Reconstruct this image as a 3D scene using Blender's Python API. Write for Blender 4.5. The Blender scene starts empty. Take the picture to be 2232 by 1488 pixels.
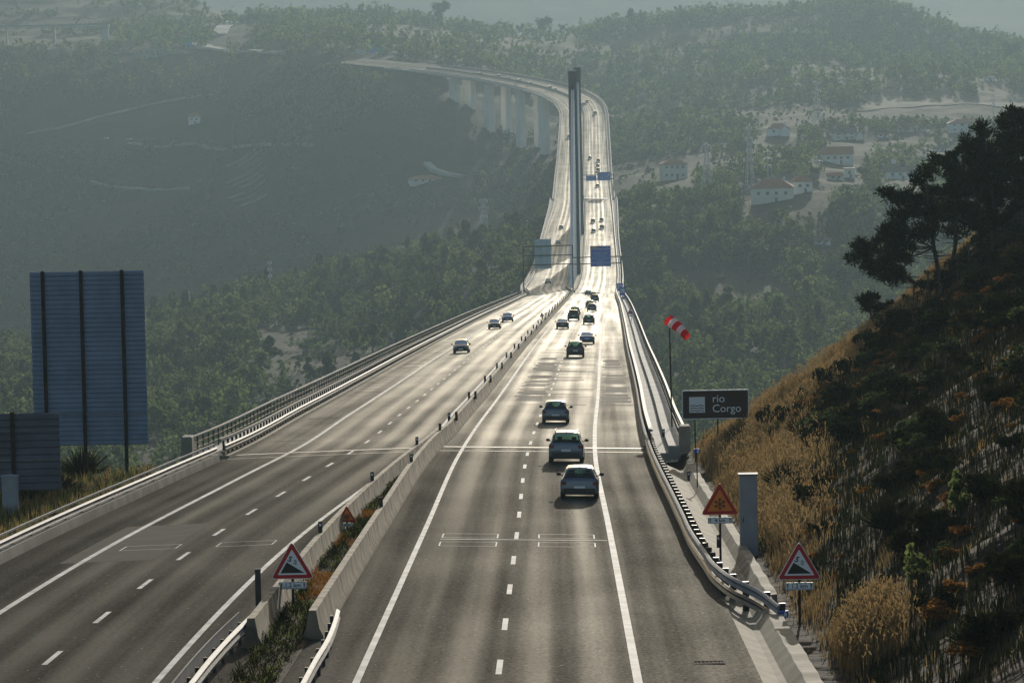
import bpy, math, random
import numpy as np
from mathutils import Vector, Matrix

random.seed(7)
RNG = np.random.default_rng(11)
SC = bpy.context.scene
COL = SC.collection

# ------------------------------------------------------------------ camera, sky, sun, exposure
FPX, IMW, IMH, ROLL = 8000.0, 2232, 1488, 0.02
_yaw = -99 / FPX
_pit = -math.atan((744 - 122) / FPX)
CF = np.array([math.sin(_yaw) * math.cos(_pit), math.cos(_yaw) * math.cos(_pit), math.sin(_pit)])
_r = np.cross(CF, [0, 0, 1]); _r /= np.linalg.norm(_r)
_u = np.cross(_r, CF)
CR = _r * math.cos(ROLL) - _u * math.sin(ROLL)
CU = _u * math.cos(ROLL) + _r * math.sin(ROLL)

cam = bpy.data.cameras.new("camera")
cam.sensor_width = 36.0
cam.lens = 36.0 * FPX / IMW
cam.clip_start = 1.0
cam.clip_end = 20000.0
camo = bpy.data.objects.new("camera", cam)
COL.objects.link(camo)
camo.matrix_world = Matrix(((CR[0], CU[0], -CF[0], 0), (CR[1], CU[1], -CF[1], 0), (CR[2], CU[2], -CF[2], 0), (0, 0, 0, 1)))
SC.camera = camo

SUN_AZ, SUN_EL = math.radians(5.0), math.radians(10.0)
SUN_POWER, SKY_POWER, EXPOSURE = 4.2, 0.15, -0.2
world = bpy.data.worlds.new("World")
SC.world = world
world.use_nodes = True
wn = world.node_tree.nodes
wl = world.node_tree.links
sky = wn.new("ShaderNodeTexSky")
sky.sky_type = 'NISHITA'
sky.sun_disc = False
sky.sun_elevation = SUN_EL
sky.sun_rotation = SUN_AZ
sky.air_density = 1.0
sky.dust_density = 2.0
wl.new(sky.outputs[0], wn["Background"].inputs["Color"])
wn["Background"].inputs["Strength"].default_value = SKY_POWER

sun = bpy.data.lights.new("sun", 'SUN')
sun.energy = SUN_POWER
sun.angle = math.radians(0.5)
sun.color = (1.0, 0.93, 0.8)
suno = bpy.data.objects.new("sun", sun)
COL.objects.link(suno)
SUN_DIR = Vector((math.sin(SUN_AZ) * math.cos(SUN_EL), math.cos(SUN_AZ) * math.cos(SUN_EL), math.sin(SUN_EL)))
suno.rotation_euler = (-SUN_DIR).to_track_quat('-Z', 'Y').to_euler()
suno.location = (60, 600, 120)

SC.view_settings.view_transform = 'Standard'
SC.view_settings.look = 'None'
SC.view_settings.exposure = EXPOSURE
SC.view_settings.gamma = 1.0
SC.view_settings.use_curve_mapping = False
SC.render.engine = 'CYCLES'
cy = SC.cycles
cy.use_denoising = True
cy.max_bounces = 6
cy.diffuse_bounces = 2
cy.glossy_bounces = 3
cy.transmission_bounces = 4
cy.transparent_max_bounces = 8
cy.volume_bounces = 0
cy.sample_clamp_indirect = 4.0
cy.sample_clamp_direct = 12.0
cy.caustics_reflective = False
cy.caustics_refractive = False


# ------------------------------------------------------------------ helpers
def unproj(px, py, Y):
    v = CF + CR * ((px - 1116) / FPX) + CU * ((744 - py) / FPX)
    return v * (Y / v[1])


def proj(P):
    P = np.asarray(P, float)
    d = P @ CF
    return 1116 + FPX * (P @ CR) / d, 744 - FPX * (P @ CU) / d


def pchip(pairs):
    xk = np.array([p[0] for p in pairs], float); yk = np.array([p[1] for p in pairs], float)
    n = len(xk); h = np.diff(xk); dl = np.diff(yk) / h; m = np.zeros(n)
    m[1:-1] = (dl[:-1] * h[1:] + dl[1:] * h[:-1]) / (h[:-1] + h[1:]); m[0] = dl[0]; m[-1] = dl[-1]

    def f(x):
        x = np.asarray(x, float)
        i = np.clip(np.searchsorted(xk, x) - 1, 0, n - 2)
        t = (x - xk[i]) / h[i]
        t = np.clip(t, -3, 4)
        return (yk[i] * (2 * t**3 - 3 * t**2 + 1) + h[i] * m[i] * (t**3 - 2 * t * t + t)
                + yk[i + 1] * (-2 * t**3 + 3 * t * t) + h[i] * m[i + 1] * (t**3 - t * t))
    return f


def vnoise(x, y, seed=0):
    """2-D value noise on arrays, range -1..1"""
    x = np.asarray(x, float); y = np.asarray(y, float)
    xi = np.floor(x).astype(np.int64); yi = np.floor(y).astype(np.int64)
    fx = x - xi; fy = y - yi
    fx = fx * fx * (3 - 2 * fx); fy = fy * fy * (3 - 2 * fy)

    def hsh(a, b):
        n = (a * 374761393 + b * 668265263 + seed * 974634777) & 0xFFFFFFFF
        n = ((n ^ (n >> 13)) * 1274126177) & 0xFFFFFFFF
        return ((n ^ (n >> 16)) & 0xFFFF) / 32767.5 - 1.0
    a = hsh(xi, yi); b = hsh(xi + 1, yi); c = hsh(xi, yi + 1); d = hsh(xi + 1, yi + 1)
    return (a * (1 - fx) + b * fx) * (1 - fy) + (c * (1 - fx) + d * fx) * fy


def fbm(x, y, oct=4, seed=0):
    s = 0; a = 1.0; t = 0
    for k in range(oct):
        s = s + a * vnoise(x * 2**k, y * 2**k, seed + k); t += a; a *= 0.5
    return s / t


class MB:
    """collects verts and faces of one mesh"""
    def __init__(self):
        self.v = []; self.f = []; self.m = []; self.uv = None

    def face(self, pts, mi=0):
        n = len(self.v)
        self.v.extend([tuple(map(float, p)) for p in pts])
        self.f.append(tuple(range(n, n + len(pts)))); self.m.append(mi)

    def box(self, c, s, R=None, mi=0):
        n = len(self.v)
        c = np.array(c, float)
        for sx in (-.5, .5):
            for sy in (-.5, .5):
                for sz in (-.5, .5):
                    p = np.array([sx * s[0], sy * s[1], sz * s[2]])
                    if R is not None: p = R @ p
                    self.v.append(tuple(c + p))
        for q in ((0, 1, 3, 2), (4, 6, 7, 5), (0, 4, 5, 1), (2, 3, 7, 6), (0, 2, 6, 4), (1, 5, 7, 3)):
            self.f.append(tuple(n + i for i in q)); self.m.append(mi)
        return self

    def tube(self, p0, p1, r0, r1=None, n=8, mi=0, cap=True):
        r1 = r0 if r1 is None else r1
        p0 = np.array(p0, float); p1 = np.array(p1, float)
        d = p1 - p0; L = np.linalg.norm(d)
        if L < 1e-9: return self
        d /= L
        a = np.cross(d, [0, 0, 1.0]) if abs(d[2]) < .95 else np.cross(d, [1.0, 0, 0])
        a /= np.linalg.norm(a); b = np.cross(d, a)
        k = len(self.v)
        for P, r in ((p0, r0), (p1, r1)):
            for i in range(n):
                t = 2 * math.pi * i / n
                self.v.append(tuple(P + r * (math.cos(t) * a + math.sin(t) * b)))
        for i in range(n):
            j = (i + 1) % n
            self.f.append((k + i, k + n + i, k + n + j, k + j)); self.m.append(mi)
        if cap:
            self.f.append(tuple(k + i for i in range(n))); self.m.append(mi)
            self.f.append(tuple(k + n + i for i in reversed(range(n)))); self.m.append(mi)
        return self

    def rings(self, R, closed=True, cap=True, mi=0):
        """loft through a list of point rings"""
        k = len(self.v); n = len(R[0])
        for ring in R: self.v.extend([tuple(map(float, p)) for p in ring])
        m = n if closed else n - 1
        for i in range(len(R) - 1):
            for j in range(m):
                a = k + i * n + j; b = k + i * n + (j + 1) % n
                self.f.append((a, b, b + n, a + n)); self.m.append(mi)
        if cap and closed:
            self.f.append(tuple(k + j for j in reversed(range(n)))); self.m.append(mi)
            self.f.append(tuple(k + (len(R) - 1) * n + j for j in range(n))); self.m.append(mi)
        return self

    def prism(self, poly, y0, y1, mi=0):
        """polygon in x,z extruded along y"""
        k = len(self.v); n = len(poly)
        for y in (y0, y1):
            for x, z in poly: self.v.append((x, y, z))
        self.f.append(tuple(k + i for i in range(n))); self.m.append(mi)
        self.f.append(tuple(k + n + i for i in reversed(range(n)))); self.m.append(mi)
        for i in range(n):
            j = (i + 1) % n
            self.f.append((k + i, k + n + i, k + n + j, k + j)); self.m.append(mi)
        return self

    def shift(self, d):
        self.v = [(a - d[0], b - d[1], c - d[2]) for a, b, c in self.v]
        return self


def mesh_from(name, v, f, mats, mi=None, smooth=None, uv=None):
    me = bpy.data.meshes.new(name)
    me.from_pydata(v, [], f)
    for m in mats: me.materials.append(m)
    if mi is not None and len(mats) > 1:
        me.polygons.foreach_set("material_index", mi)
    if smooth:
        me.shade_smooth()
        if smooth is not True: me.set_sharp_from_angle(angle=math.radians(smooth))
    if uv is not None:
        l = me.uv_layers.new(name="UVMap")
        idx = np.zeros(len(me.loops), np.int32); me.loops.foreach_get("vertex_index", idx)
        l.data.foreach_set("uv", np.asarray(uv, np.float32)[idx].ravel())
    me.update()
    return me


def mesh_np(name, V, Q, mats, smooth=False, mi=None, uv=None):
    """fast mesh from numpy vertex array and quad or triangle array"""
    me = bpy.data.meshes.new(name)
    V = np.asarray(V, np.float32); Q = np.asarray(Q, np.int32)
    k = Q.shape[1]
    me.vertices.add(len(V)); me.vertices.foreach_set("co", V.ravel())
    me.loops.add(Q.size); me.loops.foreach_set("vertex_index", Q.ravel())
    me.polygons.add(len(Q))
    me.polygons.foreach_set("loop_start", np.arange(0, Q.size, k, dtype=np.int32))
    me.polygons.foreach_set("loop_total", np.full(len(Q), k, np.int32))
    for m in mats: me.materials.append(m)
    if mi is not None: me.polygons.foreach_set("material_index", np.asarray(mi, np.int32))
    me.update(calc_edges=True)
    me.validate()
    if uv is not None:
        l = me.uv_layers.new(name="UVMap")
        l.data.foreach_set("uv", np.asarray(uv, np.float32)[Q.ravel()].ravel())
    if smooth: me.shade_smooth()
    return me


def link(name, me, parent=None):
    o = bpy.data.objects.new(name, me)
    COL.objects.link(o)
    if parent is not None: o.parent = parent
    return o


def obj(name, mb, mat, parent=None, smooth=None):
    mats = mat if isinstance(mat, (list, tuple)) else [mat]
    return link(name, mesh_from(name, mb.v, mb.f, mats, mb.m, smooth), parent)


def tag(o, label, cat, group=None):
    o["label"] = label; o["category"] = cat
    if group: o["group"] = group
    return o


def kind(o, k):
    o["kind"] = k
    return o


def thing(name, label, cat, loc=(0, 0, 0), rz=0.0, group=None, rx=0.0):
    o = bpy.data.objects.new(name, None)
    COL.objects.link(o)
    o.empty_display_size = 0.3
    o.location = tuple(map(float, loc)); o.rotation_euler = (rx, 0, rz)
    return tag(o, label, cat, group)


def kids(o):
    return [c for c in o.children]


def dup(o, parent=None):
    c = o.copy(); COL.objects.link(c); c.parent = parent
    for ch in kids(o): dup(ch, c)
    return c


# ------------------------------------------------------------------ materials
def nd(nt, t, **kw):
    n = nt.nodes.new(t)
    for k, v in kw.items(): setattr(n, k, v)
    return n


def mat(name, col, rough=0.6, metal=0.0, spec=0.5, var=0.0, scale=1.0, col2=None, bump=0.0, bscale=None, detail=4.0, coat=0.0):
    """principled material whose base colour wanders between two tones in world space"""
    m = bpy.data.materials.new(name)
    m.use_nodes = True
    nt = m.node_tree; p = nt.nodes["Principled BSDF"]
    p.inputs["Base Color"].default_value = (*col, 1)
    p.inputs["Roughness"].default_value = rough
    p.inputs["Metallic"].default_value = metal
    p.inputs["Specular IOR Level"].default_value = spec
    p.inputs["Coat Weight"].default_value = coat
    if var or col2 or bump:
        geo = nd(nt, "ShaderNodeNewGeometry")
        if var or col2:
            nz = nd(nt, "ShaderNodeTexNoise"); nz.inputs["Scale"].default_value = scale; nz.inputs["Detail"].default_value = detail
            nt.links.new(geo.outputs["Position"], nz.inputs["Vector"])
            rp = nd(nt, "ShaderNodeValToRGB")
            c2 = col2 if col2 else tuple(min(1, c * (1 + var)) for c in col)
            c1 = col if col2 else tuple(c * (1 - var) for c in col)
            rp.color_ramp.elements[0].position = .35; rp.color_ramp.elements[1].position = .68
            rp.color_ramp.elements[0].color = (*c1, 1); rp.color_ramp.elements[1].color = (*c2, 1)
            nt.links.new(nz.outputs[0], rp.inputs[0]); nt.links.new(rp.outputs[0], p.inputs["Base Color"])
        if bump:
            n2 = nd(nt, "ShaderNodeTexNoise"); n2.inputs["Scale"].default_value = bscale or scale * 4; n2.inputs["Detail"].default_value = 5
            nt.links.new(geo.outputs["Position"], n2.inputs["Vector"])
            b = nd(nt, "ShaderNodeBump"); b.inputs["Strength"].default_value = bump; b.inputs["Distance"].default_value = 0.05
            nt.links.new(n2.outputs[0], b.inputs["Height"]); nt.links.new(b.outputs[0], p.inputs["Normal"])
    return m


def leaf_mat(name, c1, c2, transl=0.35, tcol=None):
    """foliage: diffuse plus light passing through, each leaf and each plant its own tone"""
    m = bpy.data.materials.new(name)
    m.use_nodes = True
    nt = m.node_tree; nt.nodes.clear()
    out = nd(nt, "ShaderNodeOutputMaterial")
    geo = nd(nt, "ShaderNodeNewGeometry")
    oi = nd(nt, "ShaderNodeObjectInfo")
    nz = nd(nt, "ShaderNodeTexNoise"); nz.inputs["Scale"].default_value = .045; nz.inputs["Detail"].default_value = 3
    nt.links.new(geo.outputs["Position"], nz.inputs["Vector"])
    a = nd(nt, "ShaderNodeMath", operation='MULTIPLY_ADD'); a.inputs[1].default_value = .45
    nt.links.new(geo.outputs["Random Per Island"], a.inputs[0])
    b = nd(nt, "ShaderNodeMath", operation='MULTIPLY_ADD'); b.inputs[1].default_value = .3
    nt.links.new(oi.outputs["Random"], b.inputs[0])
    sc = nd(nt, "ShaderNodeMath", operation='MULTIPLY_ADD'); sc.inputs[1].default_value = 1.1; sc.inputs[2].default_value = -.42
    nt.links.new(nz.outputs[0], sc.inputs[0]); nt.links.new(sc.outputs[0], b.inputs[2]); nt.links.new(b.outputs[0], a.inputs[2])
    rp = nd(nt, "ShaderNodeValToRGB")
    rp.color_ramp.elements[0].color = (*c1, 1); rp.color_ramp.elements[1].color = (*c2, 1)
    nt.links.new(a.outputs[0], rp.inputs[0])
    d = nd(nt, "ShaderNodeBsdfDiffuse"); nt.links.new(rp.outputs[0], d.inputs["Color"])
    t = nd(nt, "ShaderNodeBsdfTranslucent")
    if tcol:
        mx = nd(nt, "ShaderNodeMix", data_type='RGBA', blend_type='MIX'); mx.inputs["Factor"].default_value = .6
        nt.links.new(rp.outputs[0], mx.inputs[6]); mx.inputs[7].default_value = (*tcol, 1)
        nt.links.new(mx.outputs[2], t.inputs["Color"])
    else:
        nt.links.new(rp.outputs[0], t.inputs["Color"])
    ms = nd(nt, "ShaderNodeMixShader"); ms.inputs[0].default_value = transl
    nt.links.new(d.outputs[0], ms.inputs[1]); nt.links.new(t.outputs[0], ms.inputs[2])
    nt.links.new(ms.outputs[0], out.inputs["Surface"])
    return m


def glass_mat(name, tint):
    m = bpy.data.materials.new(name)
    m.use_nodes = True
    nt = m.node_tree; nt.nodes.clear()
    out = nd(nt, "ShaderNodeOutputMaterial")
    tr = nd(nt, "ShaderNodeBsdfTransparent"); tr.inputs[0].default_value = (*tint, 1)
    gl = nd(nt, "ShaderNodeBsdfGlossy"); gl.inputs["Roughness"].default_value = .04
    fr = nd(nt, "ShaderNodeFresnel"); fr.inputs[0].default_value = 1.45
    ms = nd(nt, "ShaderNodeMixShader")
    nt.links.new(fr.outputs[0], ms.inputs[0]); nt.links.new(tr.outputs[0], ms.inputs[1]); nt.links.new(gl.outputs[0], ms.inputs[2])
    nt.links.new(ms.outputs[0], out.inputs["Surface"])
    return m


M = {}
M['concrete'] = mat("concrete", (.26, .24, .2), .85, var=.25, scale=.6, bump=.2, bscale=6)
M['barrier'] = mat("barrier_concrete", (.25, .205, .14), .85, var=.5, scale=1.1, bump=.25, bscale=8)
M['deck'] = mat("deck_concrete", (.5, .5, .48), .85, var=.15, scale=.15)
M['pier'] = mat("pier_concrete", (.85, .86, .85), .85, var=.08, scale=.1)
M['pale'] = mat("pale_parapet_concrete", (.62, .6, .54), .8, var=.12, scale=.3)
M['walk'] = mat("walkway_concrete", (.27, .235, .17), .85, var=.35, scale=.9)
M['steel'] = mat("galvanised_steel", (.2, .212, .232), .72, metal=.25, var=.25, scale=1.5)
M['darksteel'] = mat("dark_steel", (.06, .055, .055), .5, metal=.6, var=.3, scale=2)
M['rust'] = mat("weathering_steel", (.04, .026, .022), .9, spec=.1, var=.4, scale=3)
M['white'] = mat("white_reflective", (.95, .95, .95), .5)
M['paint'] = mat("road_paint", (.58, .57, .55), .75, spec=.3, var=.3, scale=.8, detail=6)
M['red'] = mat("sign_red", (.55, .015, .02), .45)
M['black'] = mat("black_paint", (.012, .012, .012), .5)
M['orange'] = mat("sign_orange", (.95, .24, .02), .45)
M['brown'] = mat("sign_brown", (.04, .011, .01), .45)
M['blue'] = mat("sign_blue", (.014, .11, .6), .4)
M['skyblue'] = mat("sign_pale_blue", (.3, .6, .8), .45)
M['yellow'] = mat("sign_yellow", (.75, .42, .02), .45)
M['green'] = mat("sign_green", (.01, .3, .17), .45)
M['signback'] = mat("sign_back_aluminium", (.2, .27, .38), .55, metal=.15, var=.12, scale=.8)
M['panelgrey'] = mat("painted_grey_metal", (.3, .33, .36), .5, var=.1, scale=2)
M['bark'] = mat("bark", (.06, .045, .035), .9, var=.4, scale=4)
M['rubber'] = mat("rubber", (.015, .015, .016), .8)
M['plastic'] = mat("black_plastic", (.018, .018, .02), .45)
M['chrome'] = mat("chrome", (.6, .6, .62), .25, metal=1)
M['tail'] = mat("tail_light_red", (.22, .008, .008), .2, coat=.4)
M['lamp'] = mat("headlight_clear", (.6, .62, .65), .12, coat=.6)
M['seat'] = mat("car_seat_cloth", (.02, .02, .022), .9)
M['glass'] = glass_mat("tinted_glass", (.26, .42, .37))
M['housewall'] = mat("render_white", (.92, .92, .9), .85, var=.05, scale=.4)
M['housecream'] = mat("render_cream", (.86, .82, .7), .85, var=.05, scale=.4)
M['housegrey'] = mat("render_grey", (.74, .76, .78), .85, var=.05, scale=.4)
M['tile'] = mat("roof_tile_orange", (.42, .17, .085), .8, var=.2, scale=1.2)
M['tiledark'] = mat("roof_tile_dark", (.12, .09, .08), .8, var=.25, scale=1.2)
M['pane'] = mat("window_pane", (.05, .06, .07), .15)
M['stone'] = mat("granite_stone", (.3, .29, .27), .9, var=.3, scale=.5, bump=.3, bscale=1.5)
M['needle'] = leaf_mat("pine_needles", (.006, .011, .005), (.018, .028, .01), .2, (.05, .06, .012))
M['leaf'] = leaf_mat("woodland_leaves", (.012, .026, .015), (.042, .072, .032), .34, (.32, .43, .13))
M['leafdark'] = leaf_mat("dark_leaves", (.009, .018, .012), (.028, .046, .022), .22, (.22, .3, .09))
M['leafpale'] = leaf_mat("pale_leaves", (.035, .065, .025), (.09, .13, .045), .35, (.4, .5, .16))
M['gorse'] = leaf_mat("gorse", (.006, .009, .004), (.022, .03, .01), .2, (.06, .065, .018))
M['bracken'] = leaf_mat("dry_bracken", (.12, .05, .015), (.3, .14, .035), .45, (.42, .2, .05))
M['straw'] = leaf_mat("dry_grass_blades", (.05, .034, .016), (.3, .215, .11), .5, (.42, .29, .13))
M['greengrass'] = leaf_mat("green_grass_blades", (.04, .06, .02), (.12, .15, .05), .45, (.2, .24, .07))

# ------------------------------------------------------------------ road alignment
ZF = pchip([(y, -11.8 - .05 * y - 3.2 * (y / 1000)**2) for y in (40, 100, 200, 300, 400, 500, 600, 700, 800, 900, 1000)]
           + [(1090, -68.9), (1180, -70.7), (1300, -71.5), (1440, -70.5), (1600, -67), (1750, -62), (1910, -53.8), (2010, -46.5)])
XD = pchip([(20, -1.78), (150, -1.78), (200, -1.8), (227, -1.55), (274, -.83), (331, -.04), (373, .5), (508, 2.5), (677, 4.97),
            (992, 9.3), (1174, 12.9), (1413, 16.1), (1612, 18.3), (1757, 19.6), (1869, 20.8), (1910, 21.3), (2010, 22.4)])
SEP = pchip([(20, 12.4), (150, 12.4), (185, 11.0), (215, 9.95), (260, 9.9), (600, 9.85), (980, 9.85), (1010, 10.1), (1080, 13.0), (1150, 13.1),
             (1480, 13.1), (1620, 11.6), (1800, 11.5), (2700, 11.5)])
QE = 2650.0


def build_align():
    q = np.concatenate([np.arange(20, 1910, 2.0), np.arange(1910, QE + 1, 4.0)])
    n0 = int((q < 1910).sum())
    X = np.zeros_like(q); Y = np.zeros_like(q); Z = np.zeros_like(q); SE = np.zeros_like(q)
    s = SEP(q)
    X[:n0] = XD(q[:n0]) - s[:n0] / 2; Y[:n0] = q[:n0]; Z[:n0] = ZF(q[:n0])
    # far curve: heading turns left after a short transition
    h0, Lc, Rad, z0, g0, g1, ee = .0109, 188.5, 576.8, -39.3, .0722, .0663, .1026
    a = q[n0:] - 2110
    k = np.clip(a / Lc, 0, 1) * (-1 / Rad)
    h = h0 + np.concatenate([[0], np.cumsum((k[1:] + k[:-1]) / 2 * np.diff(a))])
    g = g0 + (g1 - g0) * np.clip(a / 1000, 0, 1.5)
    def integ(v): return np.concatenate([[0], np.cumsum((v[1:] + v[:-1]) / 2 * np.diff(a))])
    x1 = integ(np.sin(h)); y1 = integ(np.cos(h)); zz = integ(g)
    i0 = np.abs(a).argmin()
    X[n0:] = x1 - x1[0] + 15.66; Y[n0:] = y1 - y1[0] + 1910.1; Z[n0:] = zz - zz[i0] + z0
    # join smoothly
    dx = X[n0] - (XD(1910.) - SEP(1910.) / 2); X[:n0] += dx * np.clip((q[:n0] - 1400) / 510, 0, 1)
    dz = Z[n0] - ZF(1910.); Z[n0:] -= dz * np.clip(1 - (q[n0:] - 1910) / 200, 0, 1)
    SE[n0:] = ee * np.clip((a + 50) / Lc, 0, 1)
    B = np.clip(1 - (q - 1960) / 120, 0, 1)
    T = np.stack([np.gradient(X, q), np.gradient(Y, q)], 1); T /= np.linalg.norm(T, axis=1)[:, None]
    return q, X, Y, Z, s, SE, B, T


AQ, AX, AY, AZ, AS, ASE, AB, AT = build_align()


def at(q, o, dz=0.0):
    """point on the road surface: q along the road, o to the right of the median centre line"""
    x = np.interp(q, AQ, AX); y = np.interp(q, AQ, AY); z = np.interp(q, AQ, AZ); s = np.interp(q, AQ, AS)
    e = np.interp(q, AQ, ASE); b = np.interp(q, AQ, AB)
    tx = np.interp(q, AQ, AT[:, 0]); ty = np.interp(q, AQ, AT[:, 1])
    zz = z - b * .025 * (np.abs(o) - s / 2) + e * o + dz
    return np.array([x + ty * o, y - tx * o, zz])


def oR(q): return float(np.interp(q, AQ, AS)) / 2      # right-hand lane line
def head(q): return math.atan2(-float(np.interp(q, AQ, AT[:, 0])), float(np.interp(q, AQ, AT[:, 1])))
def grade(q):
    a = at(q - 3, 0); b = at(q + 3, 0)
    return math.atan2(b[2] - a[2], 6.0)


def road_hit(px, py, dz=0.0, qmin=60, qmax=2600):
    """road point (q, o) seen at photo pixel px, py"""
    best = None
    for q in np.arange(qmin, qmax, 1.0):
        a = at(q, -10, dz); b = at(q, 10, dz)
        ax, ay = proj(a); bx, by = proj(b)
        if abs(bx - ax) < 1e-6: continue
        t = (px - ax) / (bx - ax)
        if abs(t) > 2.5: continue
        o = -10 + 20 * t
        y = proj(at(q, o, dz))[1]
        d = abs(y - py)
        if abs(o) < 17 and (best is None or d < best[0]): best = (d, q, o)
        if best and best[0] < 1.0 and d > best[0] + 30: break
    return best[1], best[2]


def qgrid(a, b):
    out = [a]
    q = a
    while q < b:
        q += 2.0 if q < 300 else (4.0 if q < 1000 else 6.0)
        out.append(min(q, b))
    if out[-1] - out[-2] < .3: out.pop(-2)
    return out


def sweep_world(mb, qs, prof, closed=True, cap=True, mi=0):
    """prof: function q -> list of (o, dz)"""
    R = []
    for q in qs:
        R.append([at(q, o, d) for o, d in prof(q)])
    mb.rings(R, closed, cap, mi)
    return mb


# ------------------------------------------------------------------ terrain
LAYERS = [  # depth Y, [(photo px, photo py of the bare ground)]
    (330, [(-900, 1560), (1000, 1560), (3200, 1560)], -60),
    (600, [(-900, 1400), (1000, 1400), (3200, 1400)], -94),
    (1000, [(-900, 990), (-200, 985), (320, 965), (700, 985), (1100, 1010), (1300, 1010), (1500, 930), (1900, 900), (3200, 880)], None),
    (1300, [(-900, 850), (-200, 850), (100, 835), (320, 812), (500, 800), (680, 792), (900, 740), (1060, 705), (1140, 720), (1300, 770), (1400, 740), (1600, 700), (1900, 700), (3200, 700)], None),
    (1500, [(-900, 790), (-200, 790), (100, 765), (320, 718), (500, 708), (720, 706), (900, 640), (1050, 585), (1140, 575), (1250, 640), (1380, 600), (1500, 570), (1700, 555), (1900, 560), (3200, 560)], None),
    (1680, [(-900, 790), (-200, 775), (100, 755), (320, 700), (500, 662), (650, 625), (800, 590), (1000, 545), (1100, 515), (1170, 512), (1250, 540), (1330, 490), (1400, 452), (1500, 447), (1640, 445), (1780, 420), (1900, 430), (3200, 430)], None),
    (1850, [(-900, 830), (-200, 815), (100, 790), (320, 740), (500, 700), (650, 665), (800, 630), (1000, 590), (1170, 550), (1250, 540), (1330, 470), (1400, 425), (1500, 415), (1640, 395), (1780, 368), (1900, 388), (3200, 390)], None),
    (2050, [(-900, 800), (-200, 790), (100, 770), (320, 720), (500, 665), (800, 580), (1000, 520), (1170, 470), (1250, 460), (1330, 410), (1500, 370), (1650, 330), (1830, 325), (2000, 325), (3200, 320)], None),
    (2300, [(-900, 610), (-200, 605), (100, 590), (320, 560), (500, 520), (800, 430), (1000, 385), (1190, 345), (1330, 325), (1500, 295), (1700, 275), (1900, 268), (3200, 260)], None),
    (2500, [(-900, 480), (-200, 475), (60, 455), (320, 420), (500, 365), (700, 235), (830, 185), (900, 195), (985, 220), (1068, 262), (1190, 290), (1330, 285), (1500, 250), (1800, 225), (3200, 215)], None),
    (2700, [(-900, 330), (-200, 325), (60, 310), (300, 275), (500, 220), (600, 140), (700, 114), (820, 121), (900, 130), (1000, 150), (1100, 180), (1190, 230), (1330, 240), (1600, 190), (1900, 172), (3200, 165)], None),
    (3000, [(-900, 175), (-200, 170), (60, 150), (300, 122), (430, 112), (560, 94), (700, 75), (900, 80), (1100, 110), (1330, 150), (1600, 122), (1800, 125), (2000, 150), (3200, 155)], None),
    (3400, [(-900, 60), (-200, 60), (60, 60), (230, 62), (400, 60), (500, 44), (600, 42), (800, 42), (950, 52), (1060, 72), (1200, 78), (1400, 55), (1600, 38), (1800, 22), (1900, 18), (2000, 45), (2130, 88), (2300, 120), (3200, 160)], None),
    (3900, [(-900, -30), (-200, 0), (60, -12), (300, -22), (400, 0), (480, 32), (600, 85), (900, 95), (1200, 110), (1900, 80), (2300, 140), (3200, 190)], None),
    (5000, [(-900, 100), (450, 118), (3200, 118)], None),
    (6800, [(-900, -90), (450, -60), (1000, -85), (1600, -90), (2100, -45), (2300, -60), (3200, -90)], None),
    (9000, [(-900, -50), (3200, -50)], None),
]


def ground_layers():
    out = []
    for Y, pts, zfix in LAYERS:
        t = []; z = []
        for px, py in pts:
            P = unproj(px, py, Y)
            t.append(P[0] / Y); z.append(P[2] if zfix is None else zfix)
        out.append((Y, np.array(t), np.array(z)))
    return out


GL = ground_layers()
GLY = np.array([g[0] for g in GL], float)


def valley(X, Y):
    X = np.asarray(X, float); Y = np.asarray(Y, float)
    t = X / Y
    Z = np.stack([np.interp(t, g[1], g[2]) for g in GL])
    # smooth interpolation across depth (monotone-ish cubic)
    h = np.diff(GLY); dl = np.diff(Z, axis=0) / h.reshape(-1, *([1] * (Z.ndim - 1)))
    m = np.zeros_like(Z)
    m[1:-1] = np.where(dl[:-1] * dl[1:] > 0, 2 * dl[:-1] * dl[1:] / (dl[:-1] + dl[1:] + 1e-12), 0)
    m[0] = dl[0]; m[-1] = dl[-1]
    i = np.clip(np.searchsorted(GLY, Y) - 1, 0, len(GLY) - 2)
    hh = h[i]; u = np.clip((Y - GLY[i]) / hh, 0, 1)
    tk = lambda A, j: np.take_along_axis(A, j[None], 0)[0]
    a, b, ma, mb_ = tk(Z, i), tk(Z, i + 1), tk(m, i), tk(m, i + 1)
    z = a * (2 * u**3 - 3 * u**2 + 1) + hh * ma * (u**3 - 2 * u * u + u) + b * (-2 * u**3 + 3 * u * u) + hh * mb_ * (u**3 - u * u)
    amp = np.clip((Y - 500) / 1200, 0, 1)
    z = z + amp * (5.0 * fbm(X / 90, Y / 160, 4, 3) + 1.6 * fbm(X / 22, Y / 40, 3, 9))
    return z


def zroad(Y):
    return np.interp(Y, AY[:900], AZ[:900])


def near_ground(X, Y):
    yend = np.where(X > 6.2, 213 + np.clip(X - 14, 0, 18) * 2.0, 206.0)
    Yc = np.minimum(Y, yend)
    zr = zroad(Yc)
    cut = zr - .6 + .62 * np.clip(X - 7.7, 0, 26) - .05 * np.clip(X - 34, 0, 100)
    cut = cut + np.clip((X - 9) / 3, 0, 1) * (.5 * fbm(X / 3.1, Y / 4.3, 4, 21))
    left = zr - .7 - .02 * np.clip(-22.3 - X, 0, 9) - .45 * np.clip(-31 - X, 0, 200) + np.clip((-23 - X) / 3, 0, 1) * .25 * fbm(X / 2.5, Y / 3.5, 3, 5)
    mid = zr - np.where(X > 3, 1.2, .5)
    z = np.where(X > 7.0, cut, np.where(X < -21.9, left, mid))
    z = z - .8 * np.clip(Y - yend, 0, None)
    return z


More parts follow.
